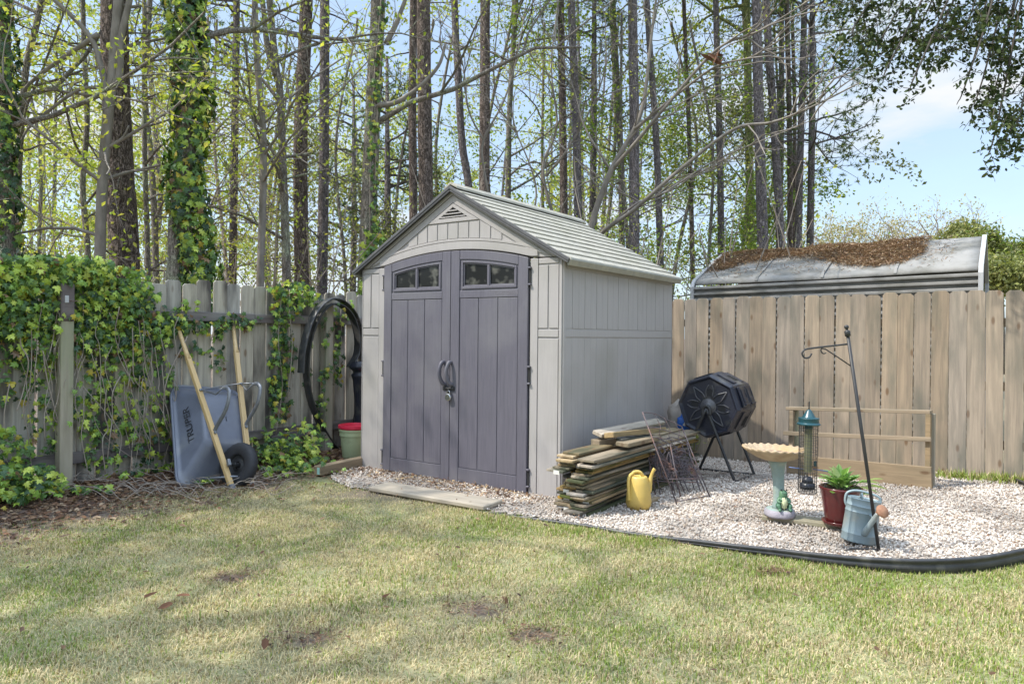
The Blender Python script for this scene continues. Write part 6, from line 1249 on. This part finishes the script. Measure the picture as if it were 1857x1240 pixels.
mb = MB(); q = wq(1297, 105, 10.2); lf = np.repeat(np.array([tuple(q)]), 7, 0)+rng.normal(size=(7, 3))*.06; scatter(mb, LEAFV*np.array([.7, 1.6, 1]), LEAFF, lf, rotm(7), np.full(7, .16), np.tile(np.array([.16, .085, .055]), (7, 1))); mb.build('dead_leaf_cluster', M['litter'], BT_)

# distant woodland behind everything and the open treeline to the right
mb = MB(); st_ = MB(); P = []
for _ in range(270):
    px_ = rng.uniform(-700, 1480) if rng.random() < .7 else rng.uniform(-100, 350); Yd = rng.uniform(26, 52); top = 120+130*vnoise(np.array([px_/300.]), np.array([1.]), 1, 5)[0]; py = rng.uniform(top+(60 if px_ > 1350 else 0), 540); c = at(px_, py, Y=Yd); n_ = 210; r_b = rng.uniform(.8, 2.0)
    q = rng.normal(size=(n_, 3))*r_b*np.array([.55, .55, .38])+np.array(tuple(c)); P.append(q)
P = np.concatenate(P); P = P[P[:, 2] > .3]; leaves(mb, P, .11, .22, np.concatenate([SPR, OLV, OLV, GRN]))
for _ in range(26):
    px_ = rng.uniform(-500, 1480); Yd = rng.uniform(24, 48); p = at(px_, 500, Y=Yd); tube(st_, [V3((p.x, p.y, 0)), V3((p.x+rng.normal()*.3, p.y, 6)), V3((p.x+rng.normal()*.7, p.y, 17))], [.14, .11, .05], 6, cap=False)
o_ = mb.build('distant_woodland', M['leaf']); tag(o_, 'far light green spring woodland behind the nearer trunks', 'woodland', kind='stuff')
tag(st_.build('distant_trunks', M['pine2'], smooth=True), 'thin far trunks of the woodland behind', 'woodland', kind='stuff')
mb = MB(); P = []
for _ in range(150):
    px_ = rng.uniform(-120, 1480); Yd = rng.uniform(11, 24); py = rng.uniform(460, 540) if rng.random() < .75 else rng.uniform(400, 470); c = at(px_, py, Y=Yd); n_ = 85; P.append(rng.normal(size=(n_, 3))*np.array([.7, .5, .35])+np.array(tuple(c)))
P = np.concatenate(P); leaves(mb, P, .045, .085, np.concatenate([SPR, GRN, OLV, OLV, TAN_])); tw = MB()
for _ in range(260):
    px_ = rng.uniform(-50, 1450); Yd = rng.uniform(10, 20); p = at(px_, 560, Y=Yd); a = rng.normal(size=4); tube(tw, spline([V3((p.x, p.y, .2)), V3((p.x+a[0]*.2, p.y, 1.6)), V3((p.x+a[1]*.5, p.y+a[3]*.3, rng.uniform(2.4, 4.2)))], 4), [.014]*4+[.010]*3+[.006]*2, 4, cap=False)
tag(mb.build('undergrowth', M['leaf']), 'low leafy undergrowth showing just above the fences', 'undergrowth', kind='stuff'); tag(tw.build('undergrowth_stems', M['twig'], smooth=True), 'thin tangled stems of the undergrowth', 'undergrowth', kind='stuff')
for lb, px_, pyt, wd, Yd, pal, nl, bare in (('round tan leaved tree left of the open treeline', 1515, 385, 62, 36, TAN_, 2600, 0), ('airy spring tree over the middle of the metal shed', 1590, 380, 60, 38, TAN_, 1300, 0), ('thin budding tree with bare twigs right of the airy one', 1640, 388, 50, 37, TAN_, 900, 0), ('almost bare tree with upright branches', 1703, 366, 56, 36, TAN_, 350, 1), ('bare twiggy tree just left of the green mass', 1670, 396, 30, 40, TAN_, 300, 1)):
    c = at(px_, pyt, Y=Yd); b_ = at(px_, 470, Y=Yd); T = thing('spring_tree', lb, 'tree', (c.x, c.y, 0), group='small trees on the open horizon'); H = c.z; hw = wd/2*Yd/F0; mb = MB(); br = mb; tube(br, [V3((0, 0, -.1)), V3((.05, 0, b_.z)), V3((0, 0, H*.75))], [.14, .11, .05], 7); tips = []
    for k_ in range(9): a = rng.random()*6.28; z0 = rng.uniform(b_.z-1.0, H*.7); grow(br, (0, 0, z0), (math.cos(a)*.75, math.sin(a)*.75, .85), (H-z0)*.85, .05, 2, tips, 0, nch=4)
    br.build('trunk', M['twig'], T, smooth=True); mb = MB(); leaves(mb, clump(tips, max(1, nl//len(tips)), .18), .09, .16, pal); mb.build('crown', M['leaf'], T)
for lb, px_, py, rx, ry, Yd, pal, n_ in (('dense grey green evergreen at the right horizon', 1740, 440, 42, 40, 34, OLV, 6500), ('rounded bright green tree beyond the metal shed end', 1790, 480, 55, 62, 30, np.concatenate([OLV, OLV, GRN])*.8, 9000), ('broad green tree at the right edge of the horizon', 1850, 470, 60, 45, 32, np.concatenate([OLV, GRN])*.75, 8000), ('low green tree behind the metal shed corner', 1815, 505, 60, 40, 27, OLV, 6000), ('leafy green tree partly outside the right edge', 1940, 460, 90, 55, 31, np.concatenate([OLV, GRN])*.75, 8000)):
    c = at(px_, py, Y=Yd); T = thing('bushy_tree', lb, 'tree', (c.x, c.y, 0), group='green trees on the right horizon'); sx_, sz_ = rx*Yd/F0, ry*Yd/F0; mb = MB(); tube(mb, [V3((0, 0, -.1)), V3((0, 0, c.z))], [.22, .08], 8); mb.build('trunk', M['hard'], T, smooth=True)
    K = 34; cc = rng.normal(size=(K, 3)); cc /= np.linalg.norm(cc, axis=1)[:, None]; cc *= rng.uniform(.35, .95, (K, 1)); cc = cc*np.array([sx_, sx_, sz_])+np.array([0, 0, c.z]); q = cc[rng.integers(0, K, n_)]+rng.normal(size=(n_, 3))*sx_*.17; q = q[q[:, 2] > .3]
    mb = MB(); leaves(mb, q, .09, .19, pal); mb.build('crown', M['leaf'], T)

# live oak reaching in from beyond the right edge, dark small leaves against the sky
OK_ = V3((5.6, 5.6, 0)); OT = thing('oak_tree', 'overhanging live oak with small dark leaves at the upper right', 'tree', tuple(OK_)); mb = MB(); tube(mb, spline([V3((0, 0, -.1)), V3((-.1, 0, 1.6)), V3((-.4, .1, 3.6)), V3((-.9, .2, 5.6))], 5), np.linspace(.24, .12, 16), 14, wob=.05); mbt = mb
BL = [(1545, 22, 55, 38, 60), (1610, 35, 60, 45, 95), (1590, 100, 48, 42, 56), (1545, 75, 26, 45, 26), (1650, 92, 42, 46, 52), (1600, 152, 24, 18, 11), (1648, 168, 16, 20, 10), (1695, 36, 52, 40, 80), (1690, 95, 34, 36, 34), (1740, 75, 36, 32, 40), (1765, 28, 62, 36, 96), (1825, 50, 52, 56, 110), (1800, 130, 42, 60, 78), (1840, 165, 30, 80, 86), (1790, 190, 30, 30, 30), (1760, 198, 16, 12, 6), (1832, 238, 36, 50, 62), (1784, 288, 16, 24, 12), (1752, 140, 7, 6, 3), (1750, 110, 8, 8, 3), (1735, 190, 10, 5, 3), (1600, -60, 140, 50, 130), (1800, -70, 140, 60, 150), (1930, 100, 60, 160, 130), (1930, 260, 50, 60, 40), (1500, 10, 26, 26, 14)]
OL = np.array([(0, -.5, 0), (.22, -.2, .05), (.24, .2, .05), (0, .5, 0), (-.24, .2, .05), (-.22, -.2, .05)], float); OLF = np.array([(0, 1, 2), (0, 2, 3), (0, 3, 4), (0, 4, 5)])
br = mbt; lf = MB()
root = V3((-.9, .2, 5.6))+OK_
for cx, cy, rx, ry, n_ in BL:
    Yd = 5.9+rng.uniform(-.5, .6); c = at(cx, cy, Y=Yd); m_ = (c+root)/2+V3((0, 0, .5)); tube(br, [q-OK_ for q in spline([root, m_, c+V3((.1, 0, .25)), c], 6)], np.linspace(.014, .003, 19), 6, cap=False)
    for _ in range(n_):
        a, b = rng.uniform(-1, 1, 2)
        if rng.random() < .42: continue
        if a*a+b*b > 1.1: continue
        s0 = at(cx+a*rx, cy+b*ry, Y=Yd+rng.normal()*.25); dd_ = V3(rng.normal(size=3)); dd_.z -= .5; dd_.normalize(); s1 = s0+dd_*.13; tube(br, [s0-OK_-dd_*.06, s0-OK_, s1-OK_], [.003, .0025, .0015], 4, cap=False)
        k_ = 11; t_ = rng.random(k_); pos = np.array(tuple(s0-OK_))[None]+np.array(tuple(dd_))[None]*.13*t_[:, None]+rng.normal(size=(k_, 3))*.022; scatter(lf, OL, OLF, pos, rotm(k_), rng.uniform(.030, .056, k_), DRK[rng.integers(0, 4, k_)]*rng.uniform(.4, .95, (k_, 1)), jit=.1)
br.build('trunk', mat('oak_bark', (.07, .06, .05), .9), OT, smooth=True); lf.build('crown', mat('oak_leaf', (.06, .1, .03), .65, attr=True, transl=.12, spec=.15), OT)
# tree standing left of the yard, out of the picture: its boughs dapple the lawn
for lb, tx, ty, H in (('tall leafy tree left of the yard outside the picture', -7.6, 3.9, 9.5), ('leafy tree left of the lawn outside the picture', -6.6, 1.9, 8.5)):
    T = thing('shade_tree', lb, 'tree', (tx, ty, 0)); mb = MB(); tube(mb, spline([V3((0, 0, -.1)), V3((.1, 0, H*.4)), V3((0, .1, H))], 5), np.linspace(.17, .05, 11), 10); br = mb; tips = []
    for _ in range(12): a = rng.random()*6.28; grow(br, (0.05, 0, rng.uniform(H*.45, H*.95)), (math.cos(a), math.sin(a), .35), rng.uniform(1.6, 3.0), .07, 2, tips, 0, nch=4)
    br.build('trunk', M['hard'], T, smooth=True); mb = MB(); leaves(mb, clump(tips, 5, .22), .06, .11, SPR); mb.build('crown', M['leaf'], T)
